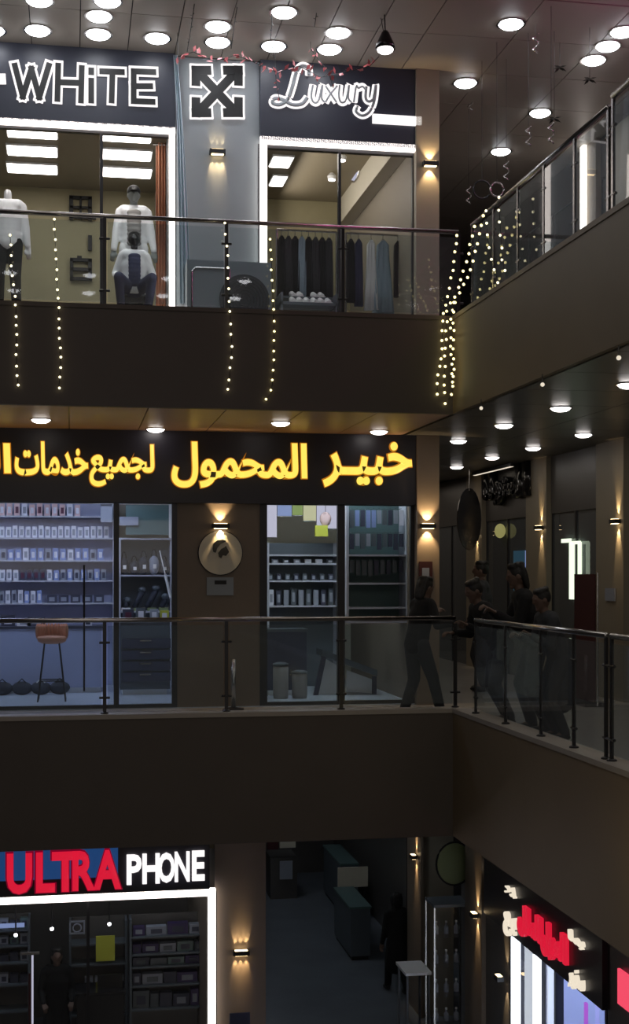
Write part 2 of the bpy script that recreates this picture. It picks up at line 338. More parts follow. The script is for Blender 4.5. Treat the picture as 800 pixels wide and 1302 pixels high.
# crossed-arrows emblem
em=empty('arrow_emblem',(XY(276,SH),SH,7.6),'black crossed arrows emblem with lit white edge between the upper shop signs','sign')
cx,cy=276,117
def arrows(name,m,th,hs,Y,d):
    segs=[(cx-22,cy-23,cx+22,cy+24),(cx+22,cy-23,cx-22,cy+24)]
    for sx in(-1,1):
        for sy in (-1,1):
            X0,Y0=cx+sx*27,cy+sy*27; segs+=[(X0,Y0,X0-sx*hs,Y0),(X0,Y0,X0,Y0-sy*hs)]
    return strokes(name,m,em,segs,th,Y,d)
arrows('emblem_outline','e_white',.165,14,SH-.005,.03); arrows('emblem','black',.115,14,SH-.036,.02)
# script sign
lx=empty('shop_sign',(XY(430,Yg),Yg,7.8),'white script lettering reading Luxury on the dark board, upper right shop','sign')
def smooth_path(pts,n=8):
    out=[]
    P=[Vector(p) for p in pts]; P=[P[0]]+P+[P[-1]]
    for i in range(1,len(P)-2):
        for k in range(n):
            t=k/n; p0,p1,p2,p3=P[i-1],P[i],P[i+1],P[i+2]
            out.append(.5*((2*p1)+(-p0+p2)*t+(2*p0-5*p1+4*p2-p3)*t*t+(-p0+3*p1-3*p2+p3)*t**3))
    out.append(P[-2]); return out
def script(name,m,pts,r,Y,flat=.5):
    b=MB(); w=[Pt(p[0],p[1],Y=Y) for p in smooth_path([(x,y) for x,y in pts])]; b.tube(w,r,8)
    b.v=[(x,Y+(y-Y)*flat,z) for x,y,z in b.v]; return b.build(name,m,lx,smooth=True)
Lp=[(393,96),(392,87),(384,84),(377,92),(372,110),(366,126),(356,133),(347,131),(350,125),(360,127),(372,133),(384,132),(391,124)]
up=[(398,108),(396,122),(399,130),(405,128),(410,108),(409,124),(413,130)]
xp1=[(414,109),(420,118),(428,130)]; xp2=[(429,109),(420,120),(414,130)]
u2=[(432,108),(431,122),(434,130),(440,127),(444,108),(443,124),(447,130)]
rp=[(450,130),(453,110),(456,112),(461,110),(465,114)]
yp=[(466,110),(465,124),(469,129),(475,125),(478,108),(476,128),(470,142),(461,147),(453,142),(455,135)]
for i,(p,r,ri) in enumerate(((Lp,.055,.024),(up,.05,.012),(xp1,.05,.012),(xp2,.05,.012),(u2,.05,.012),(rp,.05,.012),(yp,.048,.018))):
    script('letter','e_white',p,r,Yg-.02); script('letter_core','grey_wall',p,ri,Yg-.052,.4)
sm=empty('small_sign',(XY(505,Yg),Yg,7.6),'small lit white lettering strip at lower right of the script sign','sign')
a=front_rect(474,536,147,160,Yg-.03); B('lettering_strip','e_white',a[0],a[1],Yg-.05,Yg,a[2]+.02,a[3],sm)
# ultra phone
ul=empty('shop_sign',(XY(130,Yg),Yg,-2.4),'red and white block lettering reading ULTRA PHONE above the bottom left shop','sign')
a=front_rect(-40,150,1074,1118); B('backing_panel','blue_board',a[0],a[1],Yg-.02,Yg,a[2],a[3],ul)
for ch,x0,x1 in (('U',9,41),('L',46,70),('T',66,100),('R',92,121),('A',119,154)):
    a=front_rect(x0,x1,1084-(x0-9)*.04,1135-(x0-9)*.055,Yg); p=.02
    text('letter_rim',ch,'e_redrim',ul,(a[0]-p,a[1]+p,a[2]-p,a[3]+p),'Y',Yg-.02,.03,.05); text('letter',ch,'e_red',ul,a,'Y',Yg-.05,.04,.035)
for ch,x0,x1 in (('P',161,180),('H',181,203),('O',201,222),('N',222,241),('E',244,260)):
    a=front_rect(x0,x1,1086-(x0-161)*.06,1124-(x0-161)*.06,Yg); text('letter',ch,'e_white',ul,a,'Y',Yg-.01,.04,.03)
# black script sign over the right-hand shop, level 1
bs=empty('shop_sign',(XR-.06,22.9,2.9),'black Arabic script lettering on the dark facade beyond the standing group','sign')
X_=XR-.02
def rrect(x0,x1,y0,y1,X):
    m=(x0+x1)/2; return (Pt(x0,0,X=X).y,Pt(x1,0,X=X).y,Pt(m,y1,X=X).z,Pt(m,y0,X=X).z)
text('word',AR['al'][::1]+'','black_gloss',bs,rrect(657,678,588,632,X_-.03),'X',X_,.12,.05)
text('word','\ufeae\ufe98\ufeb3','black_gloss',bs,rrect(636,662,606,640,X_-.03),'X',X_,.12,.05)
text('word','\ufe8e\ufee0\ufe91','black_gloss',bs,rrect(618,640,600,644,X_-.03),'X',X_,.12,.05)
for a,b,c,d in ((612,632,600,618),(640,660,590,606)):
    pass
bar_e=empty('cove_light',(XR-.05,22.9,3.5),'dim strip lamp washing the black script sign from above','light')
B('lamp_housing','dark_steel',XR-.30,XR-.22,21.95,24.2,3.60,3.66,bar_e); B('lamp_lens','e_cream',XR-.29,XR-.23,22,24.15,3.595,3.60,bar_e)
# bottom right shop with red lettering (plane X = XR0)
S('wall_right','dark_wall',XR0,XR0+.5,16.9,19.1,F0,B1); S('wall_right','tan_wall',XR0-.02,XR0+.5,21.25,22.05,F0,B1); S('wall_right','dark_wall',6.2,6.3,24.8,32,F0,B1); S('wall_front','dark_wall',6.3,9.4,24.8,24.9,F0,B1); S('wall_back','dark_wall',XR0+.5,9.4,19.0,19.1,F0,B1); S('wall_right','dark_wall',9.4,9.5,19,24.9,F0,B1); S('wall_right','dark_wall',XR0,XR0+.5,-6,13.6,F0,B1)
S('trim_54','sign_board',XR0-.06,XR0+.3,13.6,16.9+.9,-2.85,B1)
rw=empty('window_6',(XR0+.1,15.3,F0),kind='structure')
B('pane','glass',XR0+.05,XR0+.06,13.6,16.9,F0+.05,-2.85,rw)
for y in (13.65,15.2,16.85): B('window_frame','dark_steel',XR0+.0,XR0+.1,y-.03,y+.03,F0,-2.85,rw)
S('wall_right','counter_blue',XR0+2.2,XR0+2.3,13.6,16.9,F0,B1); 
S('wall_back','counter_blue',XR0+.5,XR0+2.2,16.8,16.9,F0,B1); S('wall_front','counter_blue',XR0+.5,XR0+2.2,13.5,13.6,F0,B1); S('ceiling','cream',XR0+.4,XR0+2.2,13.6,16.9,-2.5,-2.4)
rs=empty('shop_sign',(XR0-.1,15.6,-2.9),'red Arabic lettering flanked by small cream words, bottom right shop','sign')
XS=XR0-.06
def rquad(name,body,m,x0,x1,yt0,yb0,d=.05,off=.05):
    ya,yb=Pt(x0,0,X=XS).y,Pt(x1,0,X=XS).y; z1=Pt(x0,yt0,X=XS).z; z0=Pt(x0,yb0,X=XS).z
    return text(name,body,m,rs,(ya,yb,z0,z1),'X',XS,d,off)
rquad('word','\ufedd\ufe8e\ufee3\ufedf\ufe8d','e_red',662,692,1146,1186,off=.08); rquad('word','\ufedd\ufeee\ufee4\ufedf\ufe8d','e_red',692,724,1166,1212,off=.08)
rquad('small_word','\ufeca\ufef4\ufe91','e_cream',644,659,1156,1186,off=.02); rquad('small_word','\ufea3\ufeaa','e_cream',646,658,1122,1134,off=.0)
rquad('small_word','\ufe8e\ufee4\ufe91','e_cream',727,745,1181,1196,off=.03); rquad('small_word','\ufeae\ufef4\ufed4\ufeb3','e_cream',727,745,1226,1254,off=.02)
sp=B('small_sign','e_cream',XR0-.04,XR0-.01,Pt(617,0,X=XR0-.03).y,Pt(632,0,X=XR0-.03).y,Pt(625,1112,X=XR0).z,Pt(625,1104,X=XR0).z); tag(sp,'small pale strip of lettering under the slab left of red sign','sign')
rl=empty('led_light',(XR0-.05,16.9,F0),'cool white vertical light strips beside the bottom right shop window','light')
for px,w in ((656,.10),(683,.07)):
    y=Pt(px,0,X=XR0-.04).y; B('led_strip','e_led_cool',XR0-.07,XR0-.01,y-w,y+w,F0,Pt(px,1190 if px<670 else 1212,X=XR0).z,rl)
l2=B('neon_tube','e_purple',XR0-.03,XR0,14.15,14.2,-3.6,-2.95); tag(l2,'short violet neon tube at the right end of bottom right window','light')
ql=empty('led_light',(XR0-.05,13,F0),'red lit strip at the far right edge of the lowest level','light')
y=Pt(797,0,X=XR0).y; B('led_strip','e_redled',XR0-.05,XR0-.02,y-.2,y+.12,Pt(797,1280,X=XR0).z,Pt(797,1235,X=XR0).z,ql)
# ------------------------------------------------ downlights
def downlight_proto(name,r,h,m):
    o=empty(name,(0,0,0)); MB().lathe((0,0,-.012),[(r*1.18,0),(r*1.18,.012),(r*1.0,.014)],20).build('trim_ring','steel',o)
    MB().lathe((0,0,-h),[(r*.55,0),(r*.85,h*.35),(r,h*.8),(r,h-.013)],20).build('lens',m,o,smooth=True); return o
d1=downlight_proto('downlight',.115,.045,'e_down'); d2=downlight_proto('downlight',.155,.055,'e_down_cool')
used={}
def put(proto,loc,label,group):
    if proto.name not in used: used[proto.name]=1; proto.location=loc; tag(proto,label,'light',group); return proto
    return clone(proto,loc,label,group=group)
L1=[(52,533,'downlight in the brown soffit above the word at far left'),(198,545,'downlight at the board edge between the two gold words at left'),(357,537,'downlight in the brown soffit above the middle gold word'),(482,548,'downlight at the board edge above the rightmost gold word')]
for x,y,l in L1: p=Pt(x,y,Z=B2); p.y=min(p.y,17.8); put(d1,(p.x,p.y,B2),'oval white '+l,'downlights under the upper gallery, front')
for x,y,l in ((713,518,'nearest fully seen'),(641,540,'second nearest'),(583,560,'farthest')): p=Pt(x,y,Z=B2); put(d1,p,l+' downlight of the row along the right gallery edge','downlights under the right gallery')
for x,y,l in ((742,552,'nearest'),(678,569,'second'),(626,581,'third'),(581,593,'farthest')): p=Pt(x,y,Z=B2); put(d1,p,l+' downlight of the row near the right shop fronts','downlights under the right gallery')
p=Pt(800,488,Z=B2); put(d1,p,'downlight cut by the right picture edge below upper slab','downlights under the right gallery')
L2=[(48,38,'downlight above the letter H of the white-outlined sign'),(126,20,'upper downlight of the pair above the left sign'),(125,43,'lower downlight of the pair above the left sign'),(200,48,'warm downlight between left sign and arrows emblem'),
 (277,33,'upper downlight of the pair above the arrows emblem'),(277,53,'lower downlight of the pair above the arrows emblem'),(348,58,'downlight above the script letter L'),(361,15,'small warm downlight at the top middle'),(430,41,'upper downlight of the pair above the script sign'),(419,62,'lower downlight of the pair above the script sign'),
 (650,30,'lone downlight over the right gallery near the top'),(592,105,'downlight beside the dark end pillar top'),(687,143,'downlight half way along the upper right ceiling'),(637,192,'low far downlight above the right handrail'),(755,76,'smallest downlight of the bright row at top right'),(773,58,'middle downlight of the bright row at top right'),(792,40,'largest downlight of the bright row at top right'),(-10,38,'downlight cut by the left picture edge'),(50,0,'downlight cut by the top picture edge at left'),(137,1,'downlight cut by top edge above the paired lights')]
for x,y,l in L2: p=Pt(x,y,Z=CE); put(d2,p,'round '+l,'downlights in the top ceiling')
for i,x in enumerate((-5,-3.2,-1.4,.4,2.2,4.0)):
    for y in (-.6,-2.6): put(d2,(x,y,CE+.02),'round downlight %s in the %s row over the gallery behind the viewer'%(ORD[i],'front' if y>-1 else 'rear'),'downlights over the near gallery')
for i in range(4):
    put(d1,(5.4,10.9-i*2.1,B2),'%s downlight beyond the frame in the right gallery edge row'%ORD[i],'downlights under the right gallery')
for i in range(3): put(d1,(6.75,15.1-i*2.1,B2),'%s downlight beyond the frame in the shop front row'%ORD[i],'downlights under the right gallery')
# shop ceiling panels
def led_panel(x0,x1,y0,y1,z,m,label,group):
    o=empty('ceiling_light',((x0+x1)/2,(y0+y1)/2,z),label,'light',group)
    B('light_frame',"white",x0-.02,x1+.02,y0-.02,y1+.02,z-.01,z+.02,o); B('diffuser',m,x0,x1,y0,y1,z-.02,z-.01,o)
rows=[(158,176),(184,199),(207,221)]
for i,(ya,yb) in enumerate(rows):
    for j,(xa,xb) in enumerate(((10,72),(131,192),(345,378))):
        dy=5*j if j<2 else 12+2*i
        p=Pt(xa,ya+dy,Z=8.0); q=Pt(xb,yb+dy,Z=8.0); c=Pt(xb,ya+dy,Z=8.0)
        x0=Pt(xa,(ya+yb)/2+dy,Z=8.0).x; x1=Pt(xb-(j==2)*8*i,(ya+yb)/2+dy,Z=8.0).x
        led_panel(x0,x1,min(p.y,21.5)-.18*0,min(q.y,21.9),8.0,'e_panel',('front','middle','rear')[i]+' lit ceiling panel of the '+('left column','right column','script-sign shop')[j]+' on the top level','lit ceiling panels, top level')
for i,x in enumerate((-3.5,-1.2,.4)): led_panel(x-.5,x+.5,18.9,19.3,3.18,'e_shop',ORD[i]+' assumed cool front ceiling panel from the left in the phone accessory shop','ceiling panels of the middle left shop');  # hidden behind the sign board, assumed as source of the cool shop light
for i,x in enumerate((-3.5,-1.2,.4)): led_panel(x-.5,x+.5,20.3,20.6,3.18,'e_shop',ORD[i]+' assumed cool rear ceiling panel from the left in the phone accessory shop','ceiling panels of the middle left shop')  # rear row, likewise hidden and assumed
mat('e_shop_dim',(.02,.02,.02),emi=(.8,.92,1),es=15); mat('e_shop_low',(.02,.02,.02),emi=(.8,.88,1),es=4.2); mat('e_corr',(.02,.02,.02),emi=(.85,.92,1),es=16)
led_panel(3.1,4.1,19.2,19.6,3.18,'e_shop_dim','assumed rear ceiling panel in the shop right of round wall sign','ceiling panels of the middle right shop'); led_panel(2.8,4.3,18.2,18.36,3.18,'e_shop_dim','added fill panel just inside the middle right shop window','ceiling panels of the middle right shop')  # front panel added to brighten the desk facing the window, rear panel assumed
led_panel(-2.5,-1.2,19.4,19.8,-1.92,'e_shop_low','assumed ceiling panel in left part of the bottom phone shop','ceiling panels of the bottom shop'); led_panel(.2,1.4,19.6,20,-1.92,'e_shop_low','assumed ceiling panel in right part of the bottom phone shop','ceiling panels of the bottom shop')  # unseen panels assumed as the light of the phone shop
led_panel(XR0+.6,XR0+1.8,14.2,16,-2.52,'e_shop','assumed ceiling panel inside the bottom right shop with red sign','ceiling panel of the bottom right shop')  # unseen panel, assumed to light this shop
for (x,y,l) in ((422,220,'left'),(435,195,'upper'),(468,175,'right')):
    p=Pt(x,y,Z=8.0); q=empty('spotlight',p,l+' small ceiling spotlight inside the script-sign shop','light','small spotlights of the script-sign shop')
    MB().lathe(p-Vector((0,0,.1)),[(.06,0),(.07,.05),(.03,.1)],12).build('lamp_housing','white',q); MB().lathe(p-Vector((0,0,.115)),[(.05,0),(.05,.014)],12).build('lens','e_down',q)
# hanging cone lamp
p=Pt(490,60,Y=16.2); o=empty('pendant_lamp',p,'dark cone pendant lamp hanging right of the script sign','lamp')
MB().lathe(p,[(.125,-.02),(.11,.04),(.05,.17),(.03,.2)],18).build('lamp_shade','black_gloss',o,smooth=True); MB().tube([p+Vector((0,0,.2)),(p.x-.01,p.y,CE)],.008).build('cord','black',o)
MB().ball(p+Vector((0,0,-.03)),.1,.1,.05).build('bulb','e_down',o,smooth=True)
# ------------------------------------------------ wall sconces
def sconce(p,face,label,group,w=.23,h=.06,up=1.,down=1.,lobes=1,ang=84):
    n=Vector(face); side=Vector((-n.y,n.x,0)); p=Vector(p)
    o=empty('wall_lamp',p,label,'lamp',group); c=p+n*.06
    def bx(name,m,hw,dn,z0,z1):
        k=[c+side*sx*hw+n*sn*dn for sx,sn in((-1,-1),(1,-1),(1,1),(-1,1))]
        return MB().add([(v.x,v.y,p.z+z0) for v in k]+[(v.x,v.y,p.z+z1) for v in k],[(0,3,2,1),(4,5,6,7),(0,1,5,4),(1,2,6,5),(2,3,7,6),(3,0,4,7)]).build(name,m,o)
    bx('lamp_body','black',w/2,.045,-h/2,h/2)
    for s,e in ((1,up),(-1,down)):
        if e<=0: continue
        bx('lens','e_sconce',w*.38,.03,s*h/2 if s>0 else -h/2-.006,h/2+.006 if s>0 else -h/2)
        for i in range(lobes):
            q=c+side*((i-(lobes-1)/2)*w*.33)+Vector((0,0,s*(h/2+.012)))-n*.01
            spot(o,q,-n*.28+Vector((0,0,s)),e*11,(1,.70,.36),ang,.7,.012)
    return o
def px_front(x,y,Y): return Pt(x,y,Y=Y)
sconce(Pt(280,669,Y=SH),(0,-1,0),'up and down wall lamp above the round wall sign','wall lamps',up=2.0,down=2.6)
sconce(Pt(543,669,Y=SH-.15),(0,-1,0),'up and down wall lamp on the pillar beside the gold sign','wall lamps',w=.2,up=2.6,down=2.6)
sconce(Pt(276,195,Y=SH),(0,-1,0),'three-beam wall lamp below the arrows emblem','wall lamps',w=.21,up=.3,down=1.0,lobes=3,ang=34)
sconce(Pt(546,210,Y=SH-.15),(0,-1,0),'warm wall lamp on the end pillar of the top level','wall lamps',w=.21,up=1.2,down=1.5)
sconce(Pt(306,1210,Y=SH),(0,-1,0),'three-beam wall lamp on the pillar of the lowest level','wall lamps',w=.22,up=.8,down=1.0,lobes=3,ang=36)
for x,y,l in ((607,678,'far small wall lamp left of the black script sign'),(689,671,'wall lamp on the tan pilaster behind the standing group'),(787,663,'wall lamp on the pilaster at the right picture edge')):
    sconce(Pt(x,y,X=XR-.08),(-1,0,0),l,'wall lamps',w=.2,up=2.2,down=2.6,ang=46)
S('wall_right','brown_wall',XR0-.06,XR0,17.9,18.7,F0,B1); S('wall_right','brown_wall',XR0-.06,XR0-.02,21.2,22.1,F0,B1)
for x,y,l in ((530,1089,'far wall lamp on lowest level beyond the round panel'),(608,1163,'wall lamp left of the bottom right shop with red sign'),(640,1243,'low reflected glow made as a lamp beside the white light strip')):  # the low last one is a reflection, built as a lamp
    sconce(Pt(x,y,X=XR0-.06),(-1,0,0),l,'wall lamps',w=.16,up=2.0,down=2.4,ang=46)
# ------------------------------------------------ railings
def railing(axis,fixed,pts,ztop,zb,label,knobz=None,posts_m='dark_steel',rail_m='rail_steel'):
    """axis 'x': runs along X at Y=fixed; pts = post positions"""
    q=lambda t,z,o=0:(t,fixed+o,z) if axis=='x' else (fixed+o,t,z)
    r=empty('glass_railing',q(sum(pts)/len(pts),zb),label,'railing')
    MB().tube([q(pts[0],ztop-.025),q(pts[-1],ztop-.025)],.026,12).build('handrail',rail_m,r,smooth=True)
    for i,t in enumerate(pts):
        w=.02
        b=MB(); 
        if axis=='x': b.box(t-w,t+w,fixed-.012,fixed+.012,zb,ztop-.04)
        else: b.box(fixed-.012,fixed+.012,t-w,t+w,zb,ztop-.04)
        pl=b.build('post',posts_m,r)
        for zc in (zb+.18,ztop-.28):
            MB().tube([q(t-.06,zc),q(t+.06,zc)],.014,8).build('clamp',posts_m,pl)
        MB().lathe(q(t,zb),[(.045,0),(.045,.012),(.03,.02)],12).build('base_flange',posts_m,pl)
    for a,b_ in zip(pts,pts[1:]):
        b=MB(); 
        if axis=='x': b.box(a+.035,b_-.035,fixed-.006,fixed+.006,zb+.05,ztop-.09)
        else: b.box(fixed-.006,fixed+.006,a+.035,b_-.035,zb+.05,ztop-.09)
        b.build('glass_panel','rail_glass',r)
    return r
YR,XRr=Yf+.1,Xc+.1
fx=lambda l:[XY(p,YR) for p in l]
railing('x',YR,fx([-340,-180,-22,133,288,436,583]),5.87,C2,'glass balustrade with dark posts along the upper front gallery',rail_m='rail_steel')
railing('x',YR,fx([-340,-180,-22,133,288,434,579]),1.285,C1,'glass balustrade with steel handrail along the middle front gallery')
ry=lambda l:sorted(Pt(p,0,X=XRr).y for p in l)
railing('y',XRr,ry([601,628,659,692,731,774]),5.80,C2,'left section of glass balustrade on the upper right gallery',rail_m='steel',posts_m='rail_steel')
railing('y',XRr,ry([780,826,880]),5.86,C2,'near section of glass balustrade at the upper right picture edge',rail_m='steel',posts_m='rail_steel')
railing('y',XRr,ry([605,643,688,730,771]),1.285,C1,'glass balustrade of the middle right gallery where people lean',rail_m='steel')
railing('y',XRr,ry([778,830,890]),1.285,C1,'near section of the middle right balustrade at picture edge',rail_m='steel')
# ------------------------------------------------ string lights
def on_edge(x,y):
    p=Pt(x,y,Y=Yf-.07)
    if p.x>Xc-.09: p=Pt(x,y,X=Xc-.09)
    return p
def string_light(path,n,label,m='e_bulb',r=.0135,group='string lights hanging over the balustrades'):
    pts=[Vector(p) for p in path]; L=[0]
    for a,b in zip(pts,pts[1:]): L.append(L[-1]+(b-a).length)
    W=[on_edge(*p) for p in pts]; top=W[0]
    o=empty('string_light',W[-1],label,'light',group)
    MB().tube(W,.003,4).build('cord','black',o); first=None
    for i in range(n):
        t=L[-1]*i/(n-1); k=max(j for j in range(len(L)) if L[j]<=t+1e-9); k=min(k,len(pts)-2)
        q=pts[k].lerp(pts[k+1],(t-L[k])/max(1e-6,L[k+1]-L[k])); w=on_edge(q.x+random.uniform(-.8,.8),q.y+random.uniform(-1.5,1.5))
        if first is None:
            first=MB().ball(w,r,nu=8,nv=6).build('bulb',m,o,smooth=True); w0=w
        else: c=first.copy(); COL.objects.link(c); c.location=w-w0
string_light([(13,300),(15,340),(20,380),(21,460),(23,490)],16,'short light string at far left over the left white mannequin')
string_light([(69,280),(71,320),(73,370),(76,420),(77,465),(75,492)],18,'light string left of the wall characters, over the upper left shop')
string_light([(286,283),(289,320),(292,380),(295,440),(292,478),(289,496)],16,'light string hanging in front of the grey air conditioner')
string_light([(344,305),(346,350),(348,400),(349,460),(345,500),(339,508)],17,'light string left of the clothes racks in the upper right shop','e_bulb_y')
string_light([(567,512),(576,500),(577,470),(577,420),(577,386)],12,'lower right strand of the yellow light bundle at the corner','e_bulb_y',.016)
string_light([(581,298),(577,340),(569,374),(564,400),(562,440),(557,480),(556,500)],19,'left strand of the light bundle at the gallery corner','e_bulb_y',.016)
string_light([(603,288),(594,330),(580,374),(569,392),(567,430),(565,480),(565,500)],20,'middle strand of the light bundle at the gallery corner','e_bulb_y',.016)
string_light([(615,275),(608,308),(596,350),(580,383),(573,405),(574,450),(575,486)],20,'right strand of the light bundle at the gallery corner','e_bulb_y',.016)
string_light([(618,268),(620,300),(623,320),(628,345),(633,358)],7,'short strand right of the corner light bundle')
string_light([(634,252),(637,300),(639,330),(642,345)],7,'shortest strand on the upper right balustrade')
# small fairy lamps below the right slab edge
for x,y,l in ((612,519,'left'),(690,489,'middle'),(787,455,'right')):
    p=Pt(x,y,X=Xc-.02); o=empty('fairy_lamp',p,l+' tiny lamp hanging at the lower edge of upper right slab','light','tiny lamps under the upper right slab')
    MB().ball(p,.02).build('bulb','e_cream',o,smooth=True); MB().tube([p,p+Vector((.0,0,.1))],.006,6).build('cord','steel',o)
# ================================================ people
def capsules(segs,flat=1.):
    """segs: (p,q,r0,r1,[fx,fy]) tapered limbs; union by voxel remesh later"""
    b=MB()
    for s in segs:
        p,q,r0,r1=Vector(s[0]),Vector(s[1]),s[2],s[3]; fx,fy=(s[4] if len(s)>4 else (1,1)); n=max(2,int((q-p).length/(min(r0,r1)*.45))); n=min(n,14)
        if fx==1 and fy==1:
            b.tube([p.lerp(q,i/n) for i in range(n+1)],[r0+(r1-r0)*i/n for i in range(n+1)],10); b.ball(p,r0,nu=10,nv=8); b.ball(q,r1,nu=10,nv=8)
        else:
            for i in range(n+1):
                r=r0+(r1-r0)*i/n; b.ball(p.lerp(q,i/n),r*fx,r*fy,r,nu=14,nv=8)
    return b
def remeshed(b,name,m,parent,vox,smooth=3):
    me=bpy.data.meshes.new(name); me.from_pydata([tuple(v) for v in b.v],[],b.f)
    bm=bmesh.new(); bm.from_mesh(me); bmesh.ops.recalc_face_normals(bm,faces=bm.faces); bm.to_mesh(me); bm.free()
    o=bpy.data.objects.new(name,me); COL.objects.link(o)
    r=o.modifiers.new('r','REMESH'); r.mode='VOXEL'; r.voxel_size=vox
    if smooth: k=o.modifiers.new('s','SMOOTH'); k.iterations=smooth; k.factor=.5
    m2=bpy.data.meshes.new_from_object(o.evaluated_get(bpy.context.evaluated_depsgraph_get())); o.modifiers.clear(); o.data=m2; bpy.data.meshes.remove(me)
    m2.name=name; m2.materials.clear(); m2.materials.append(M[m]); m2.polygons.foreach_set('use_smooth',[True]*len(m2.polygons)); o.parent=parent; return o
def ik(a,b,l1,l2,hint):
    a,b=Vector(a),Vector(b); d=b-a; L=d.length
    if L>l1+l2-.002: d=d*((l1+l2-.002)/L); b=a+d; L=d.length
    x=(l1*l1-l2*l2+L*L)/(2*L); h=math.sqrt(max(0,l1*l1-x*x)); u=d/L; w=Vector(hint); w=(w-u*w.dot(u)).normalized()
    return a+u*x+w*h, b
def human(name,label,cat,loc,yaw,height,lean=0,hands=None,feet=None,hip=.93,top='black_cloth',legs='black_cloth',skin='skin',hair='hair',coat=False,headpitch=0,headyaw=0,long_hair=False,cap=False,headless=False,group=None,grip=.5,vox=.012,kneehint=(0,1,0),shoes='black',openjacket=None):
    root=empty(name,loc,label,cat,group,rz=yaw); k=height/1.75
    up=Vector((0,math.sin(R(lean)),math.cos(R(lean)))); fw=Vector((0,math.cos(R(lean)),-math.sin(R(lean))))
    H=Vector((0,0,hip)); ch=H+up*.30; nb=H+up*.50; sh=H+up*.455
    tilt=lean*.45; hu=Vector((0,math.sin(R(tilt)),math.cos(R(tilt)))); hc=nb+hu*.175+Vector((0,.02,0))
    hands=hands or ((-.24,.06,.78),(.24,.06,.78)); feet=feet or ((-.11,.0),(.11,.0))
    segs=[(H,H+up*.16,.125,.115,(1.2,.85)),(H+up*.14,ch,.115,.13,(1.18,.8)),(ch,sh-up*.03,.13,.10,(1.3,.78)),(sh+Vector((-.10,0,0)),sh+Vector((.10,0,0)),.07,.07),(sh,nb,.065,.055),(nb,hc-hu*.06,.055,.05)]
    arms=[];legss=[]
    for s,h in zip((-1,1),hands):
        a=sh+Vector((s*.175,0,-.01)); e,w=ik(a,h,.285,.25,Vector((s*.35,-.8,-.5))); arms.append((a,e,w,s)); segs+=[(a,e,.052,.040),(e,w,.040,.026)]
    for s,f in zip((-1,1),feet):
        a=H+Vector((s*.09,0,-.02)); fz=f[2] if len(f)>2 else 0; kn,an=ik(a,(f[0],f[1],fz+.085),.435,.42,kneehint); legss.append((a,kn,an,s,f)); segs+=[(a,kn,.088,.056),(kn,an,.056,.038),(an,an+Vector((0,.14,-.05)),.036,.03)]
    b=capsules([[Vector(q)*k if isinstance(q,Vector) else q for q in (sg[0],sg[1])]+[sg[2]*k,sg[3]*k]+list(sg[4:]) for sg in segs])
    if not headless:   # head: skull, jaw, nose, ears
        hd=MB(); hd.ball((0,0,0),.078,.098,.112,16,12); hd.ball((0,.030,-.055),.056,.062,.062,14,10); hd.ball((0,.098,-.012),.014,.018,.026,8,6); hd.ball((0,.075,-.10),.028,.022,.022,8,6)
        for s in(-1,1): hd.ball((s*.079,-.005,-.01),.012,.022,.032,8,6); hd.ball((s*.030,.082,.022),.024,.014,.010,8,6)
        Rm=Matrix.Rotation(R(headyaw),3,'Z')@Matrix.Rotation(R(-headpitch-tilt*.3),3,'X')
        b.add([(hc+Rm@Vector(v))*k for v in hd.v],hd.f)
    for a,e,w,s in arms:        # palm, four fingers, thumb
        d=(w-e).normalized(); dn=Vector((0,.15,-1)); side=Vector((s,0,0)); side=(side-d*side.dot(d)).normalized() if abs(d.x)<.9 else Vector((0,1,0)); nn=d.cross(side).normalized()
        if nn.z>0: nn=-nn
        for i in range(4):
            o0=w+side*((i-1.5)*.019); b2=capsules([[o0*k,(o0+d*.085)*k,.013*k,.011*k]]); b.add(b2.v,b2.f)
            L=(.036,.042,.040,.032)[i]; p1=o0+d*.085; p2=p1+(d*(1-grip*.7)+nn*grip).normalized()*L; p3=p2+(d*(1-grip*1.3)+nn*grip*1.5).normalized()*L*.8
            b2=capsules([[p1*k,p2*k,.0095*k,.009*k],[p2*k,p3*k,.009*k,.008*k]]); b.add(b2.v,b2.f)
        t0=w+d*.02-side*.028; t1=t0+(d*.7-side*.7).normalized()*.035; t2=t1+(d+nn*grip*.6).normalized()*.03
        b2=capsules([[t0*k,t1*k,.012*k,.010*k],[t1*k,t2*k,.010*k,.009*k]]); b.add(b2.v,b2.f)
    remeshed(b,'body',skin,root,vox*.85 if vox<.013 else vox,2)
    g=.018
    cs=[(H-up*(.10 if coat else .02),H+up*.16,.135+g,.125+g,(1.2,.88)),(H+up*.14,ch,.125+g,.138+g,(1.18,.84)),(ch,sh-up*.03,.138+g,.112+g,(1.28,.8)),(sh+Vector((-.12,0,0)),sh+Vector((.12,0,0)),.075+g,.075+g),(sh,nb-up*.015,.07+g,.058+g)]
    if coat: cs+=[(H+Vector((0,0,-.02)),H+Vector((0,0,-.42)),.15,.19,(1.15,.9))]
    for a,e,w,s in arms: cs+=[(a,e,.066,.056),(e,w-(w-e).normalized()*.02,.055,.042)]
    if headless is False and long_hair=='hood': cs+=[(hc-hu*.05-Vector((0,.03,0)),hc+hu*.03-Vector((0,.02,0)),.11,.115)]
    remeshed(capsules([[c[0]*k,c[1]*k,c[2]*k,c[3]*k]+list(c[4:]) for c in cs]),'jacket' if coat or openjacket else 'shirt',top,root,.018,3)
    ts=[(H+up*.02,H-Vector((0,0,.06)),.135,.13,(1.2,.88))]
    for a,kn,an,s,f in legss: ts+=[(a,kn,.105,.078),(kn,an+Vector((0,0,.02)),.076,.062)]
    remeshed(capsules([[c[0]*k,c[1]*k,c[2]*k,c[3]*k]+list(c[4:]) for c in ts]),'trousers',legs,root,.018,3)
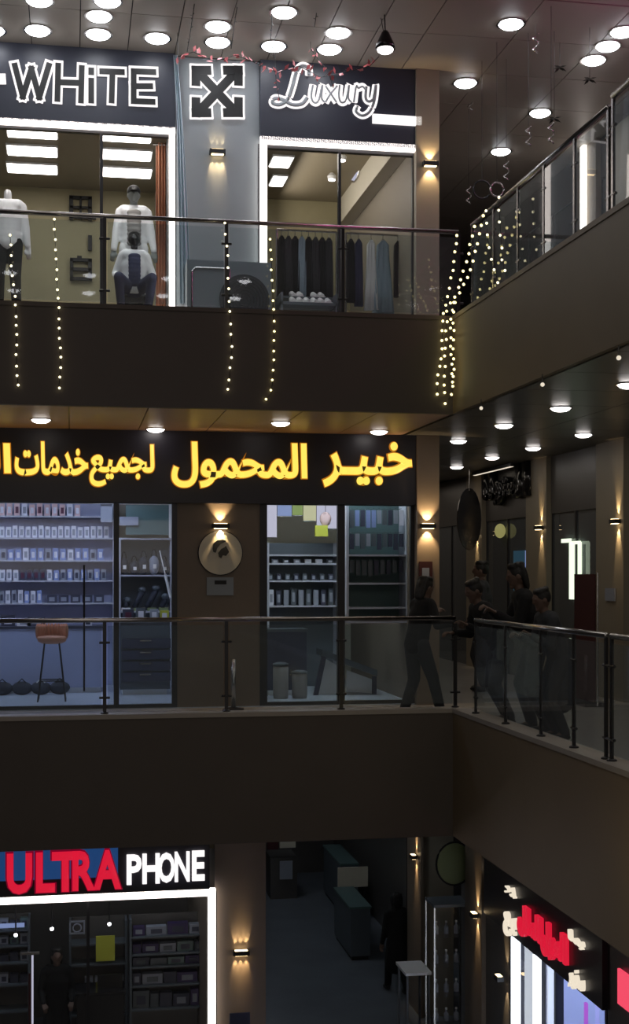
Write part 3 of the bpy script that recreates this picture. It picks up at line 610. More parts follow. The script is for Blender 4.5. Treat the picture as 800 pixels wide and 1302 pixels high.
    for a,kn,an,s,f in legss:
        q=an; sb=MB(); sb.ball((q+Vector((0,.055,-.042)))*k,.05*k,.135*k,.042*k,12,8); sb.ball((q+Vector((0,-.01,0)))*k,.048*k,.055*k,.06*k,10,8)
        zf=min(v[2] for v in sb.v); remeshed(sb,'shoe',shoes,root,.012,1)
    if openjacket:
        pz=MB()
        for i in range(8):
            c=H+up*(.02+.4*i/7)+fw*(.118+.02*math.sin(i*.5)); pz.ball(c*k,.10*k,.04*k,.05*k,12,6)
        remeshed(pz,'undershirt',openjacket,root,.014,2)
    if not headless:
        def face(name,m,f):
            q=MB(); f(q); q.v=[tuple((hc+Rm@Vector(v))*k) for v in q.v]; return q
        if skin=='skin':
            for s in(-1,1): face('eye','eye_white',lambda q:q.ball((s*.030,.086,.006),.011,.008,.007,8,6)).build('eye','eye_white',root,smooth=True)
            face('lips','lips',lambda q:q.ball((0,.092,-.056),.022,.009,.007,8,6)).build('lips','lips',root,smooth=True)
        if hair:
            def hf(q):
                n=14
                q.ball((0,-.016,.022),.087,.100,.106,16,10)
                for i in range(n):
                    a=2*math.pi*i/n; q.ball((.05*math.cos(a),-.02+.06*math.sin(a),.085+.02*random.random()),.035,.035,.03,8,6)
                if long_hair: 
                    for i in range(7): q.ball(((i-3)*.022,-.07,-.02-.0*i),.03,.035,.15,8,8)
            remeshed(face('hair',hair,hf),'hair',hair,root,.012,1)
        if cap:
            def cf(q):
                q.ball((0,-.008,.045),.090,.104,.085,16,10); q.ball((0,.115,.03),.06,.06,.010,14,6)
            remeshed(face('cap','black',cf),'cap','black',root,.012,1)
    return root
def at_floor(px,Y,z):  # column px at depth-plane Y on floor z
    p=Pt(px,0,Y=Y); return (p.x,p.y,z)
# woman by the front rail, turned to the right, leaning on it
human('person','person in black jacket and grey trousers leaning right against the front handrail','person',at_floor(530,16.1,F1),R(-68),1.78,lean=12,
  hands=((-.10,.36,1.27),(.34,.30,1.16)),feet=((-.10,-.12),(.13,.26)),top='black_cloth',legs='grey_cloth',long_hair=True,headpitch=12,coat=False,grip=.8)
# group behind the right rail
def on_right(px,X,z): p=Pt(px,0,X=X); return (p.x,p.y,z)
human('person','person in black bending over the right handrail with hands hanging over','person',on_right(637,5.0,F1),R(97),1.86,lean=32,hip=.90,
  hands=((-.16,.48,1.12),(.20,.50,1.02)),feet=((-.12,-.05),(.12,-.12)),top='black_cloth',legs='grey_cloth',headpitch=18,grip=.5)
human('person','taller person in dark coat standing behind the one bending over the rail','person',on_right(616,6.15,F1),R(70),2.0,lean=3,
  hands=((-.2,.2,.95),(.2,.2,.95)),top='grey_cloth',legs='grey_cloth',coat=True,long_hair=False)
human('person','person in black jacket with arms folded on the middle of right handrail','person',on_right(682,5.14,F1),R(82),1.97,lean=18,hip=.92,
  hands=((-.10,.42,1.20),(.14,.44,1.22)),feet=((-.14,-.08),(.14,.02)),top='black_cloth',legs='grey_cloth',long_hair=True,headpitch=12,grip=.8)
human('person','dark figure nearest the tan pilaster, last of the group at the right rail','person',on_right(712,5.15,F1),R(95),1.72,lean=20,hip=.90,
  hands=((-.12,.40,1.16),(.14,.42,1.14)),top='grey_cloth',legs='grey_cloth',coat=True,headpitch=14,grip=.8)
# lowest level walker
p=Pt(505,1262,Z=F0); human('person','person in long black coat walking away on the lowest level floor','person',(p.x,p.y,F0),R(10),1.72,lean=2,
  hands=((-.25,.10,.82),(.25,-.08,.80)),feet=((-.09,.20),(.10,-.18)),coat=True,long_hair='hood',top='black_cloth',legs='black_cloth',vox=.014)
# figure inside the phone shop
human('person','person in long black coat standing inside the bottom phone shop','person',(Pt(72,0,Y=20.2).x,20.2,F0+.012),R(185),1.72,lean=3,
  hands=((-.2,.22,.95),(.2,.22,.95)),coat=True,long_hair=True,top='black_cloth',legs='black_cloth',vox=.014)
# shopkeeper behind the middle right window
human('person','person in yellow green top inside the middle right shop','person',(Pt(408,0,Y=20.3).x,20.3,.9),R(178),1.05,lean=2,hands=((-.2,.25,.95),(.2,.25,.95)),top='yellow_green',legs='navy_cloth',vox=.014) if False else None
# ---- mannequins of the upper left shop
PLZ=5.30
pf=empty('display_platform',(XY(100,SH+.7),SH+.7,F2),'long dark display platform inside the upper left shop window','platform')
B('platform_body','shelf_dark',-3.6,A2-.15,SH+.15,SH+1.5,F2+.012,PLZ-.03,pf); B('platform_top','wood',-3.62,A2-.13,SH+.13,SH+1.52,PLZ-.03,PLZ,pf)
human('mannequin','grey mannequin in white open jacket and black cap, standing','mannequin',(Pt(170,0,Y=SH+.75).x,SH+.75,PLZ),R(180),1.84,top='white_cloth',legs='white_cloth',skin='mannequin',hair=None,cap=True,openjacket='stone',
  hands=((-.27,.08,.80),(.27,.08,.80)),vox=.014,shoes='white')
human('mannequin','dark seated mannequin in white jacket in front of the standing one','mannequin',(Pt(171,0,Y=SH+.38).x,SH+.46,PLZ),R(180),1.62,hip=.40,top='white_cloth',legs='navy_cloth',skin='black_gloss',hair='hair',openjacket='navy_cloth',
  hands=((-.26,.20,.48),(.26,.20,.48)),feet=((-.2,.20),(.2,.20)),kneehint=(0,.3,1),vox=.014)
st=empty('display_cube',(Pt(171,0,Y=SH+.38).x,SH+.50,PLZ),'low dark block under the seated mannequin','block')
q=st.location; B('block_body','black_gloss',q.x-.2,q.x+.2,q.y-.08,q.y+.2,PLZ,PLZ+.24,st); B('block_cap','shelf_dark',q.x-.21,q.x+.21,q.y-.09,q.y+.21,PLZ+.24,PLZ+.26,st)
human('mannequin','headless mannequin in white shirt and dark trousers at the left edge','mannequin',(Pt(10,0,Y=SH+.8).x,SH+.8,PLZ),R(178),1.86,top='white_cloth',legs='black_cloth',skin='white',hair=None,headless=True,
  hands=((-.26,.04,.80),(.26,.04,.80)),vox=.014)
# ---- wall characters in the upper left shop
YW=BW-.02
def chars(name,label,rects):
    r=empty(name,Pt(rects[0][0],rects[0][3],Y=YW),label,'lettering')
    for x0,x1,y0,y1 in rects: m=(x0+x1)/2; B('stroke','black',XY(x0,YW),XY(x1,YW),YW-.05,YW,ZY(m,y1,YW),ZY(m,y0,YW),r)
chars('wall_character','dark grid-like character high on the olive shop wall',[(88,93,250,280),(112,117,251,281),(88,117,250,254),(88,117,263,266),(101,104,250,280),(88,122,274,279)])
chars('wall_character','short dark upright bar between the two wall characters',[(112,117,300,319)])
chars('wall_character','dark two-box character low on the olive shop wall',[(89,93,330,357),(112,117,330,357),(89,117,329,333),(89,117,341,345),(89,117,353,357),(98,104,326,330)])
# counter items low in that window
for x,w,h,m,l in ((62,10,14,'white','white'),(78,16,10,'cream','cream'),(92,14,12,'white_cloth','pale')):
    p=Pt(x,386,Y=SH+1.0); o=empty('folded_garment',(p.x,p.y,PLZ),l+' folded garment on the dark display platform','garment','folded garments on the platform')
    for i in range(2): MB().box(p.x-w/200,p.x+w/200,p.y-.1,p.y+.1,PLZ+i*h/200,PLZ+(i+1)*h/200-.004).build('fold',m,o)
# ---- air conditioner in front of the grey wall
ac=empty('air_conditioner',(XY(290,SH-.5),SH-.3,F2),'grey blue air conditioner unit with round dark fan below the emblem wall','air conditioner')
x0,x1=XY(238,SH-.5),XY(345,SH-.5); zt=ZY(290,332,SH-.5); B('casing','ac_case',x0,x1,SH-.5,SH-.1,F2+.0,zt,ac)
xf=XY(311,SH-.52); zf=ZY(311,381,SH-.52)
def disc(b,x,y,z,r,d,n=28): return b.prism([(x+r*math.cos(2*math.pi*i/n),z+r*math.sin(2*math.pi*i/n)) for i in range(n)],lambda a,c,dd:(a,dd,c),y,y-d)
fg=disc(MB(),xf,SH-.5,zf,.33,.02).build('fan_opening','ac_dark',ac)
gr=MB()
for i in range(1,8): gr.tube([(xf+.33*i/8*math.cos(a*math.pi/12),SH-.525,zf+.33*i/8*math.sin(a*math.pi/12)) for a in range(25)],.003,4)
gr.build('fan_grille','dark_steel',fg)
xa,xb,za,zb=x0+.06,x0+.55,F2+.28,zt-.1
b=MB()
for p,q in (((xa,za),(xa,zb-.05)),((xa,zb-.05),(xa+.05,zb)),((xa+.05,zb),(xb,zb)),((xb,zb),(xb,za))): b.tube([(p[0],SH-.505,p[1]),(q[0],SH-.505,q[1])],.012,6)
b.build('panel_rim','steel',ac)
for i in range(5): B('louvre','ac_dark',xa+.05,xb-.05,SH-.508,SH-.5,za+.05+i*.07,za+.07+i*.07,ac)
# pale plastic sheet beside the left upper window
sh=MB(); n=10
ps=[(223,70),(227,160),(229,260),(231,385)]
for i in range(n):
    for j,(px,py) in enumerate(ps):
        w=.05+.10*(j/3); p=Pt(px,py,Y=SH-.12); sh.v.append((p.x+w*(i/(n-1))-.02,SH-.10-.03*math.sin(i*1.9+j),p.z))
for i in range(n-1):
    for j in range(3): a=i*4+j; sh.f.append((a,a+4,a+5,a+1))
o=sh.build('plastic_sheet','plastic_sheet',fix=False,label='pale plastic sheet hanging down beside the left upper shop window',cat='sheet'); md=o.modifiers.new('t','SOLIDIFY'); md.thickness=.004
# ---- script-sign shop interior
XB=4.45
S('trim_60','cream',XB-.06,Cx2,SH+.1,BW,7.62,8.02)
for px,py,l in ((431,238,'lower'),(452,214,'upper')):
    p=Pt(px,py,X=XB-.08); o=empty('oval_plaque',p,l+' white oval plaque on the bright bulkhead inside the script-sign shop','plaque','oval plaques')
    n=20; MB().prism([(p.y+.32*math.cos(2*math.pi*i/n),p.z+.17*math.sin(2*math.pi*i/n)) for i in range(n)],lambda a,c,d:(d,a,c),XB-.07,XB-.10).build('plaque_face','e_poster_w',o)
    MB().tube([(XB-.075,p.y+.34*math.cos(2*math.pi*i/n),p.z+.19*math.sin(2*math.pi*i/n)) for i in range(n+1)],.015,6).build('plaque_rim','steel',o)
area('bulkhead_fill',(3.4,20.2,7.7),(0,R(-100),0),.3,3.4,14,(1,.92,.82))  # unseen area lamp added to brighten the bulkhead
def garment(x,Y,z,w,h,m,label,group,dress=False):
    o=empty('hanging_garment',(x,Y,z),label,'clothing',group); b=MB(); n=9; rows=[(0,.25),(.06,.85),(.25,.9),(.6,.95 if not dress else 1.2),(1,1. if not dress else 1.6)]
    for s in (-1,1):
        for t,ww in rows:
            for i in range(n): u=i/(n-1)-.5; b.v.append((x+u*w*ww,Y+s*(.035+.015*math.sin(i*2.1+t*5)),z-t*h))
    nr=len(rows)
    for s in range(2):
        for r in range(nr-1):
            for i in range(n-1): a=s*nr*n+r*n+i; b.f.append((a,a+1,a+n+1,a+n))
    for r in range(nr-1):
        for e in (0,n-1): a=r*n+e; b.f.append((a,a+n,a+n+nr*n,a+nr*n))
    for r in (0,nr-1):
        for i in range(n-1): a=r*n+i; b.f.append((a,a+1,a+1+nr*n,a+nr*n))
    b.build('cloth',m,o,smooth=True)
    MB().tube([(x-w*.12,Y,z-.0),(x,Y,z+.03),(x+w*.12,Y,z)],.006,6).tube([(x,Y,z+.03),(x,Y,z+.07),(x+.0,Y+.02,z+.09)],.005,6).build('hanger','steel',o); return o
def rack(x0,x1,Y,z,label):
    o=empty('clothes_rack',((x0+x1)/2,Y,F2+.012),label,'rack'); MB().tube([(x0,Y,z),(x1,Y,z)],.016,8).build('rail','steel',o)
    for x in (x0,x1): MB().tube([(x,Y,F2+.012),(x,Y,z)],.016,8).tube([(x,Y-.22,F2+.03),(x,Y+.22,F2+.03)],.016,8).build('stand','steel',o)
YK=19.1; zr=ZY(400,294,YK); rack(XY(352,YK),XY(428,YK),YK,zr,'steel clothes rack with dark garments left of the script-sign shop mullion'); 
n=8
for i in range(n):
    px=358+i*8.6; m=['black_cloth','grey_cloth','black_cloth','white_cloth','black_cloth','grey_cloth','black_cloth','grey_cloth'][i] if i!=3 else 'blue_cloth'
    garment(XY(px,YK),YK,zr-.09,.12,.85+.1*random.random(),m,'%s garment from the left on the left clothes rack'%ORD[i],'garments on the left rack')
YK2=18.9; zr2=ZY(480,298,YK2); rack(XY(440,YK2),XY(522,YK2),YK2,zr2,'steel clothes rack with pale blue dress right of the mullion')
for i,(px,m,w,h,dr,l) in enumerate(((446,'black_cloth',.12,.9,False,'black garment at the left end of the right rack'),(456,'navy_cloth',.12,.95,False,'navy garment next to the black one on the right rack'),(472,'white_cloth',.13,1.0,True,'pale grey long garment left of the blue dress'),(487,'blue_cloth',.20,1.05,True,'long pale blue dress on the right clothes rack'),(506,'black_cloth',.12,.8,False,'black garment right of the blue dress'),(516,'grey_cloth',.12,.8,False,'dark grey garment at the right end of the right rack'))):
    garment(XY(px,YK2),YK2,zr2-.09,w,h,m,l,'garments on the right rack',dr)
# shoe shelf
ss=empty('shoe_shelf',(XY(392,18.55),18.55,F2+.012),'low slanted shelf with pairs of white shoes','shelf')
zs=ZY(390,386,18.5); xs0,xs1=XY(356,18.5),XY(428,18.5)
B('shelf_board','shelf_dark',xs0,xs1,18.4,18.8,zs-.04,zs,ss); B('shelf_board','shelf_dark',xs0,xs1,18.65,18.95,zs+.10,zs+.13,ss)
for x in (xs0,xs1-.03): B('shelf_side','shelf_dark',x,x+.03,18.4,18.95,F2+.012,zs+.13,ss)
def shoe(x,y,z,label):
    o=empty('shoe',(x,y,z),label,'shoe','white shoes on the low shelf')
    MB().ball((x,y-.03,z+.035),.045,.11,.035,10,6).ball((x,y+.05,z+.06),.042,.05,.05,10,6).build('upper','white_cloth',o,smooth=True); B('sole','white',x-.045,x+.045,y-.13,y+.09,z,z+.015,o)
k=0
for r,(yy,zz) in enumerate(((18.55,zs),(18.80,zs+.13))):
    for i in range(6):
        if r==1 and i in (2,5): continue
        shoe(XY(370+i*9,yy)+.02,yy,zz,'%s white shoe from the left on the %s board'%(ORD[i],('front','rear')[r]))
# ---- ceiling hangings: tinsel, thin garlands, wire rings
def garland(path,Y,r,m,label,group,name='garland',leaf=True):
    W=[Pt(x,y,Y=Y) for x,y in path]; o=empty(name,W[0],label,'garland',group); MB().tube(W,.005,5).build('cord','black',o)
    b=MB(); L=[]
    for a,c in zip(W,W[1:]):
        n=max(2,int((c-a).length/.045))
        for i in range(n):
            p=a.lerp(c,i/n); d=Vector((random.uniform(-1,1),random.uniform(-1,1),random.uniform(-1,1))).normalized()*r; e=d.orthogonal().normalized()*r*.3
            b.add([p,p+d*.5+e,p+d,p+d*.5-e],[(0,1,2,3)])
    t=b.build('leaves',m,o,fix=False); t['kind']='stuff'
    if name=='tinsel_garland':
        for w in (W[0],W[-1]) if len(W)>4 else (W[0],): MB().tube([w,(w.x,w.y,CE)],.003,4).build('tie',  'black',o)
    return o
garland([(226,72),(246,66),(272,78),(300,70),(330,82),(352,92),(380,84),(408,98),(440,92),(470,84),(482,72)],17.2,.10,'red_tinsel','red tinsel garland strung across the tops of the upper shop signs','tinsel','tinsel_garland')
garland([(350,86),(352,110),(356,128)],17.2,.07,'red_tinsel','short red tinsel tail hanging by the script letter L','tinsel','tinsel_garland')
garland([(395,62),(418,92),(424,112)],17.2,.07,'red_tinsel','short red tinsel tail hanging over the middle of the script sign','tinsel','tinsel_garland')
for i,(pth,l) in enumerate((([(248,0),(243,35),(238,66)],'dark thin garland hanging left of the paired lights'),([(303,0),(298,32),(294,62)],'dark thin garland hanging right of the emblem lights'),([(345,0),(346,30),(344,50),(349,74)],'short dark garland in front of the light above the script sign'),([(486,0),(484,20),(488,42)],'dark garland hanging along the pendant lamp cord'),([(404,0),(402,20),(400,34)],'thin dark garland between the top middle lights'))):
    garland(pth,16.3,.035,'leaf_dark',l,'thin dark garlands')
for i,(x,y,Xp,l) in enumerate(((682,40,6.0,'dark leaf spray left of the bright downlight row'),(655,68,6.0,'dark leaf spray under the lone top downlight'),(615,88,5.8,'dark leaf spray right of the round-topped light'),(640,82,5.8,'dark leaf spray between two ceiling lights'),(712,85,6.2,'dark leaf spray above the upper right handrail'),(705,150,6.0,'dark leaf spray beside the half way downlight'),(750,100,6.4,'dark leaf spray under the smallest bright downlight'))):
    p=Pt(x,y,X=Xp); o=empty('hanging_ornament',p,l,'ornament','hanging leaf ornaments'); MB().tube([p,(p.x,p.y,CE)],.003,4).build('cord','black',o)
    b=MB()
    for j in range(9):
        a=2*math.pi*j/9; d=Vector((math.cos(a),math.sin(a),-.6+.3*(j%3)))*.09; e=d.cross(Vector((0,0,1))).normalized()*.025; b.add([p,p+d*.5+e,p+d,p+d*.5-e],[(0,1,2,3)])
    t=b.build('leaves','leaf_dark',o,fix=False); t['kind']='stuff'
for x,y,r,l in ((613,241,.12,'dark wire ring hanging beyond the upper corner of the rail'),(632,241,.09,'pale wire ring hanging just above the upper right handrail')):
    p=Pt(x,y,X=5.4); o=empty('hanging_ring',p,l,'ornament','hanging rings'); n=20
    MB().tube([p+Vector((r*math.cos(2*math.pi*i/n),0,r*math.sin(2*math.pi*i/n))) for i in range(n+1)],.012,6).build('ring','steel' if r<.1 else 'dark_steel',o,smooth=True); MB().tube([p+Vector((0,0,r)),(p.x,p.y,CE)],.003,4).build('cord','black',o)
for x,y,l in ((681,42,'near the lone top downlight'),(598,118,'under the light beside the end pillar'),(701,156,'right of the half way ceiling light'),(672,160,'left of the half way ceiling light'),(644,205,'below the low far light'),(596,237,'left of the hanging wire rings')):
    p=Pt(x,y,X=5.7); o=empty('hanging_ornament',p,'small shiny spiral ornament '+l,'ornament','shiny hanging ornaments'); MB().tube([p,(p.x,p.y,CE)],.003,4).build('cord','black',o)
    MB().tube([p+Vector((.035*math.cos(t*.9),.035*math.sin(t*.9),-.02*t)) for t in range(14)],.010,5).build('spiral','steel',o,smooth=True)
# assumed pink neon just outside the frame, added to tint the top right ceiling
o=empty('assumed_neon_sign',(XR+.4,14,8.2),'assumed pink neon strips on the upper right shop front beyond the frame','sign')
for z in (8.1,7.7): MB().tube([(XR+.45,12.6,z),(XR+.45,14.9,z)],.03,8).build('neon_tube','e_pink',o)
# vertical LED and lit panels of the upper right shops
p=Pt(745,186,X=XR+.5); q=Pt(741,300,X=XR+.5); o=empty('led_light',(p.x,p.y,F2+.3),'tall white light strip on the upper right shop front behind the rail','light')
B('led_strip','e_led',XR+.43,XR+.49,p.y-.07,p.y+.07,F2+.1,p.z,o)
p=Pt(788,0,X=XR+.45); B('poster_panel','cream',XR+.42,XR+.5,p.y-.55,p.y+.3,F2+1.3,ZY(788,158,p.y),label='pale poster panel at upper right edge behind the balustrade',cat='poster')
# ================================================ middle left shop: phone accessory wall
def pbox(name,m,x0,x1,y0,y1,Y,d,parent=None,**kw):
    """box standing on the plane Y, from column x0..x1 and row y0..y1, going d deeper"""
    mm=(x0+x1)/2; return B(name,m,XY(x0,Y),XY(x1,Y),Y,Y+d,ZY(mm,y1,Y),ZY(mm,y0,Y),parent,**kw)
YB=21.75
def shelf_unit(x0,x1,ys,Y,dep,mb,ms,label,name='shelf_unit',zf=None,top=None,sides=True):
    o=empty(name,(XY((x0+x1)/2,Y),Y+dep/2,zf),label,'shelf')
    X0,X1=XY(x0,Y),XY(x1,Y); xm=(x0+x1)/2; zt=ZY(xm,top if top else ys[0],Y)
    B('back_panel',mb,X0,X1,Y+dep-.02,Y+dep,zf,zt,o)
    if sides:
        for x in (X0,X1-.03): B('side_panel',ms,x,x+.03,Y,Y+dep-.02,zf,zt,o)
    zz=[]
    for y in ys:
        z=ZY(xm,y,Y); zz.append(z); B('shelf_board',ms,X0+.03,X1-.03,Y,Y+dep-.02,z-.025,z,o)
    return o,zz
YS=21.4; zf1=F1+.012
su,zz=shelf_unit(-230,146,[655,683,712,738,767],YS,.35,'counter_blue','shelf_pale','pale blue wall shelving with rows of phone cases, middle left shop',zf=zf1,top=638)
def item(x,z,w,h,Y,m,label,cat,group,name,inner=None,d=.05):
    o=empty(name,(x,Y+d/2,z),label,cat,group); B('box_body',m,x-w/2,x+w/2,Y,Y+d,z,z+h,o)
    if inner: B('front_print',inner,x-w*.28,x+w*.28,Y-.004,Y,z+h*.2,z+h*.72,o)
    return o
rowspec=[ # y of board, height px, pitch, x range, colours, name
 (0,16,9.6,-12,112,['box_pink','box_white','box_pink','box_pink'],'pale pink carton','top','carton'),
 (1,15,8.3,-10,142,['box_white'],'white-framed phone case','second','phone_case'),
 (2,15,9.5,-10,138,['box_blue','box_white','box_blue','box_grey'],'blue white packet','third','packet'),
 (3,15,8.6,-10,140,['box_blue','box_dark','box_white','box_blue','box_grey'],'slim phone case','fourth','phone_case'),
 (4,17,8.0,-10,60,['box_blue','box_grey','box_white'],'pale accessory packet','fifth','packet')]
for r,hp,pitch,xa,xb,cols,desc,rn,nm in rowspec:
    z=zz[r]; n=int((xb-xa)/pitch)
    for i in range(n):
        px=xa+pitch*(i+.5); x=XY(px,YS+.05); w=pitch*.72/81; h=hp/81*(.86+.14*random.random())
        c=cols[(i*7+i//3)%len(cols)]
        if r==3: c='box_dark' if 2<=i-2<6 else ('box_white' if i<9 else ('box_blue' if i%2 else 'box_grey'))
        item(x,z+.001,w,h,YS+.05,c,'%s %s from the left on the %s board of the blue shelving'%(ORD[i],desc,rn),'box','goods on the %s board'%rn,nm,inner={'box_white':'box_grey','box_pink':'box_maroon' if i%3==0 else 'box_white','box_blue':'box_white','box_dark':'box_maroon','box_grey':'box_dark'}[c])
for i in range(5):
    x=XY(66+i*15,YS+.05); item(x,zz[4]+.001,.15,.12,YS+.05,'box_dark','%s flat dark box right of the pale packets'%ORD[i],'box','dark boxes on the fifth board','box','box_grey')
# right bay
sv,zr_=shelf_unit(151,219,[684,731,777],YS-.2,.4,'shelf_dark','shelf_pale','shelving bay with dark bags and toys right of blue shelving',zf=zf1,top=684)
for i,(px,w,h,m) in enumerate(((158,.12,.36,'bag_dark'),(171,.14,.30,'bag_dark'),(183,.15,.38,'bag_dark'),(196,.14,.40,'box_grey'),(209,.12,.30,'bag_dark'))):
    x=XY(px,YS-.1); z=zr_[1]; o=empty('bag',(x,YS-.1,z),'%s dark bag from the left on the upper board of the right bay'%ORD[i],'bag','bags in the right bay')
    b=MB().ball((x,YS-.06,z+h*.38),w*.62,.09,h*.38,12,8); remeshed_z=b.build('bag_body',m,o,smooth=True); MB().tube([(x+w*.3*math.cos(t*math.pi/8),YS-.06,z+h*.6+h*.4*math.sin(t*math.pi/8)) for t in range(9)],.010,6).build('strap','black',o)
    B('tag','white',x-.02,x+.03,YS-.165,YS-.16,z+h*.25,z+h*.42,o)
for i,(px,a) in enumerate(((160,.3),(176,.9),(193,1.0),(208,.5))):
    x=XY(px,YS-.1); z=zr_[2]; o=empty('toy_gadget',(x,YS-.1,z),'%s dark slanted gadget from the left on the lower board'%ORD[i],'toy','gadgets in the right bay')
    MB().tube([(x-.07*a,YS-.08,z+.05),(x+.07*a,YS-.08,z+.05+.27*a)],.045,8).build('body','bag_dark',o,smooth=True); MB().ball((x+.07*a,YS-.08,z+.09+.27*a),.065,.05,.05).build('head','shelf_dark',o,smooth=True); B('base','white' if i==0 else 'box_green',x-.07,x+.07,YS-.13,YS-.03,z,z+.05,o)
# green framed panel above the bay
gp=empty('display_board',(XY(188,YS-.25),YS-.25,ZY(188,682,YS)),'green display panel with white frame above the dark bags','panel')
pbox('panel_face','teal_panel',160,218,642,680,YS-.25,.03,gp); 
for q in ((118,219,636,641),(215,219,636,684)): pbox('frame_bar','white',*q,YS-.29,.04,gp)
pbox('label_plate','box_grey',152,176,657,668,YS-.29,.03,gp)
o=pbox('swatch_sheet','box_grey',128,143,640,664,YS-.22,.02,gp)
su2=S('trim_61','shelf_dark',XY(146,YS),XY(151,YS),YS-.1,YS+.4,F1,2.72)
# white diagonal mop-like pole
p,q=Pt(203,700,Y=YS-.35),Pt(217,760,Y=YS-.35); o=empty('selfie_stick',q,'thin white stick leaning at the right end of the shelving bay','stick'); MB().tube([p,p.lerp(q,.5)],.010,6).build('pole','white',o); MB().tube([p.lerp(q,.5),q],.022,8).build('grip','white',o)
# counters
YC=19.9
def counter(x0,x1,yt,Y,d,m,mt,label,zf=zf1,zt=None):
    xm=(x0+x1)/2; zt=zt if zt is not None else ZY(xm,yt,Y); o=empty('shop_counter',(XY(xm,Y),Y+d/2,zf),label,'counter')
    B('counter_body',m,XY(x0,Y)+.02,XY(x1,Y)-.02,Y+.02,Y+d,zf+.08,zt-.04,o); B('plinth','white',XY(x0,Y)+.06,XY(x1,Y)-.06,Y+.06,Y+d-.02,zf,zf+.08,o); B('worktop',mt,XY(x0,Y),XY(x1,Y),Y,Y+d,zt-.04,zt,o); return o,zt
c1,zc=counter(-200,134,797,20.4,.55,'counter_blue','box_dark','long blue white shop counter behind the bar stool')
c2,zc2=counter(151,218,788,19.9,.5,'shelf_dark','shelf_dark','dark drawer counter under the shelving bay')
for i,(a,b_) in enumerate(((812,824),(827,838),(841,852),(855,866))):
    o=pbox('drawer','box_dark',155,217,a,b_,19.88,.03,c2); pbox('handle','steel',178,192,a+2,a+3.5,19.86,.02,o)
for i,(px,w,h,m,ins,l) in enumerate(((30,.20,.10,'white','box_grey','white'),(10,.2,.16,'box_dark','box_white','dark'),(46,.26,.13,'box_dark','box_grey','flat dark'),(-14,.2,.1,'box_grey','white','grey'),(112,.12,.08,'box_white','box_dark','small white'))):
    item(XY(px,20.5),zc+.001,w,h,20.55,m,l+' device on the blue shop counter','device','devices on the counter','device',ins,.12)
for i,(px,w,h,m) in enumerate(((163,.16,.15,'box_dark'),(179,.14,.17,'shelf_dark'),(196,.12,.15,'box_grey'),(209,.13,.13,'yellow_green'))):
    item(XY(px,20.05),zc2+.001,w,h,20.0,m,'%s small box from the left on the dark drawer counter'%ORD[i],'box','boxes on the drawer counter','box','box_maroon' if i==0 else 'box_white',.1)
# dark bags on the floor below the counter
for i,px in enumerate((3,28,52,76)):
    x=XY(px,20.2); o=empty('floor_bag',(x,20.2,zf1),'%s dark bag from the left on the floor before the blue counter'%ORD[i],'bag','bags on the shop floor'); MB().ball((x,20.2,zf1+.10),.15,.09,.10,12,8).build('bag_body','bag_dark',o,smooth=True); MB().tube([(x-.06,20.15,zf1+.18),(x,20.15,zf1+.24),(x+.06,20.15,zf1+.18)],.010,6).build('strap','white' if i==2 else 'black',o)
# bar stool
x=XY(66,19.2); y=19.2; o=empty('bar_stool',(x,y,zf1),'bar stool with tan padded seat and thin black legs in the middle left shop','stool')
zs_=.86; b=MB().lathe((x,y,zs_),[(.13,-.05),(.19,-.02),(.205,.02),(.19,.05),(.1,.06)],20); b.build('seat','tan_leather',o,smooth=True)
b=MB()
for i in range(2):
    r=.205+.012*i
pts=[(x+.20*math.cos(a),y+.20*math.sin(a)) for a in [math.pi*(.05+.9*t/12) for t in range(13)]]
bb=MB()
for (px_,py_) in pts: bb.ball((px_,py_,zs_+.12),.03,.03,.11,8,6)
bb.build('backrest','tan_leather',o,smooth=True)
for sx in (-1,1):
    for sy in (-1,1): MB().tube([(x+sx*.10,y+sy*.10,zs_-.04),(x+sx*.19,y+sy*.17,zf1)],.011,8).build('leg','black',o)
f=MB(); z=.30; k=[(x+sx*.16,y+sy*.148,z) for sx,sy in ((-1,-1),(1,-1),(1,1),(-1,1),(-1,-1))]; f.tube(k,.009,6); f.build('footrest','black',o)
# ================================================ middle right shop
sw,zw=shelf_unit(340,432,[705,716,738,770],20.6,.4,'shelf_dark','shelf_pale','shelving with grey goods behind middle right shop window',zf=zf1,top=690)
for x0,x1,y0,y1,m,l in ((338,352,641,683,'e_poster_w','white'),(353,371,641,656,'e_poster_b','blue'),(372,385,641,655,'e_poster_g','green'),(386,402,641,662,'e_poster_y','pale yellow'),(403,436,641,672,'e_poster_w','wide white')):
    o=empty('lit_poster',Pt((x0+x1)/2,y1,Y=20.5),l+' lit poster at the top of the middle right window','poster'); pbox('poster_face',m,x0,x1,y0,y1,20.5,.02,o); pbox('poster_frame','steel',x0-.5,x1+.5,y1,y1+1,20.5,.025,o); q=Pt((x0+x1)/2,642,Y=20.52); MB().tube([q,(q.x,q.y,3.2)],.006,5).build('cord','steel',o)
o=empty('hanging_bag',Pt(412,690,Y=20.2),'yellow green package with pink top hanging in the middle right shop','bag'); pbox('package','yellow_green',401,417,668,682,20.2,.08,o); b=MB(); p=Pt(414,660,Y=20.24); b.ball(p,.09,.05,.11); b.build('package_top','box_pink',o,smooth=True); MB().tube([p,(p.x,p.y,3.2)],.004,4).build('cord','black',o)
for i in range(9):
    px=345+i*9.5; item(XY(px,20.7),zw[3]+.001,.075,.22+.06*random.random(),20.7,['box_white','box_dark','box_grey','shelf_dark','box_grey','shelf_dark','box_grey','box_dark','shelf_dark'][i],'%s grey item from the left on the lowest visible board'%ORD[i],'box','items on the lowest board','box','box_grey',.08)
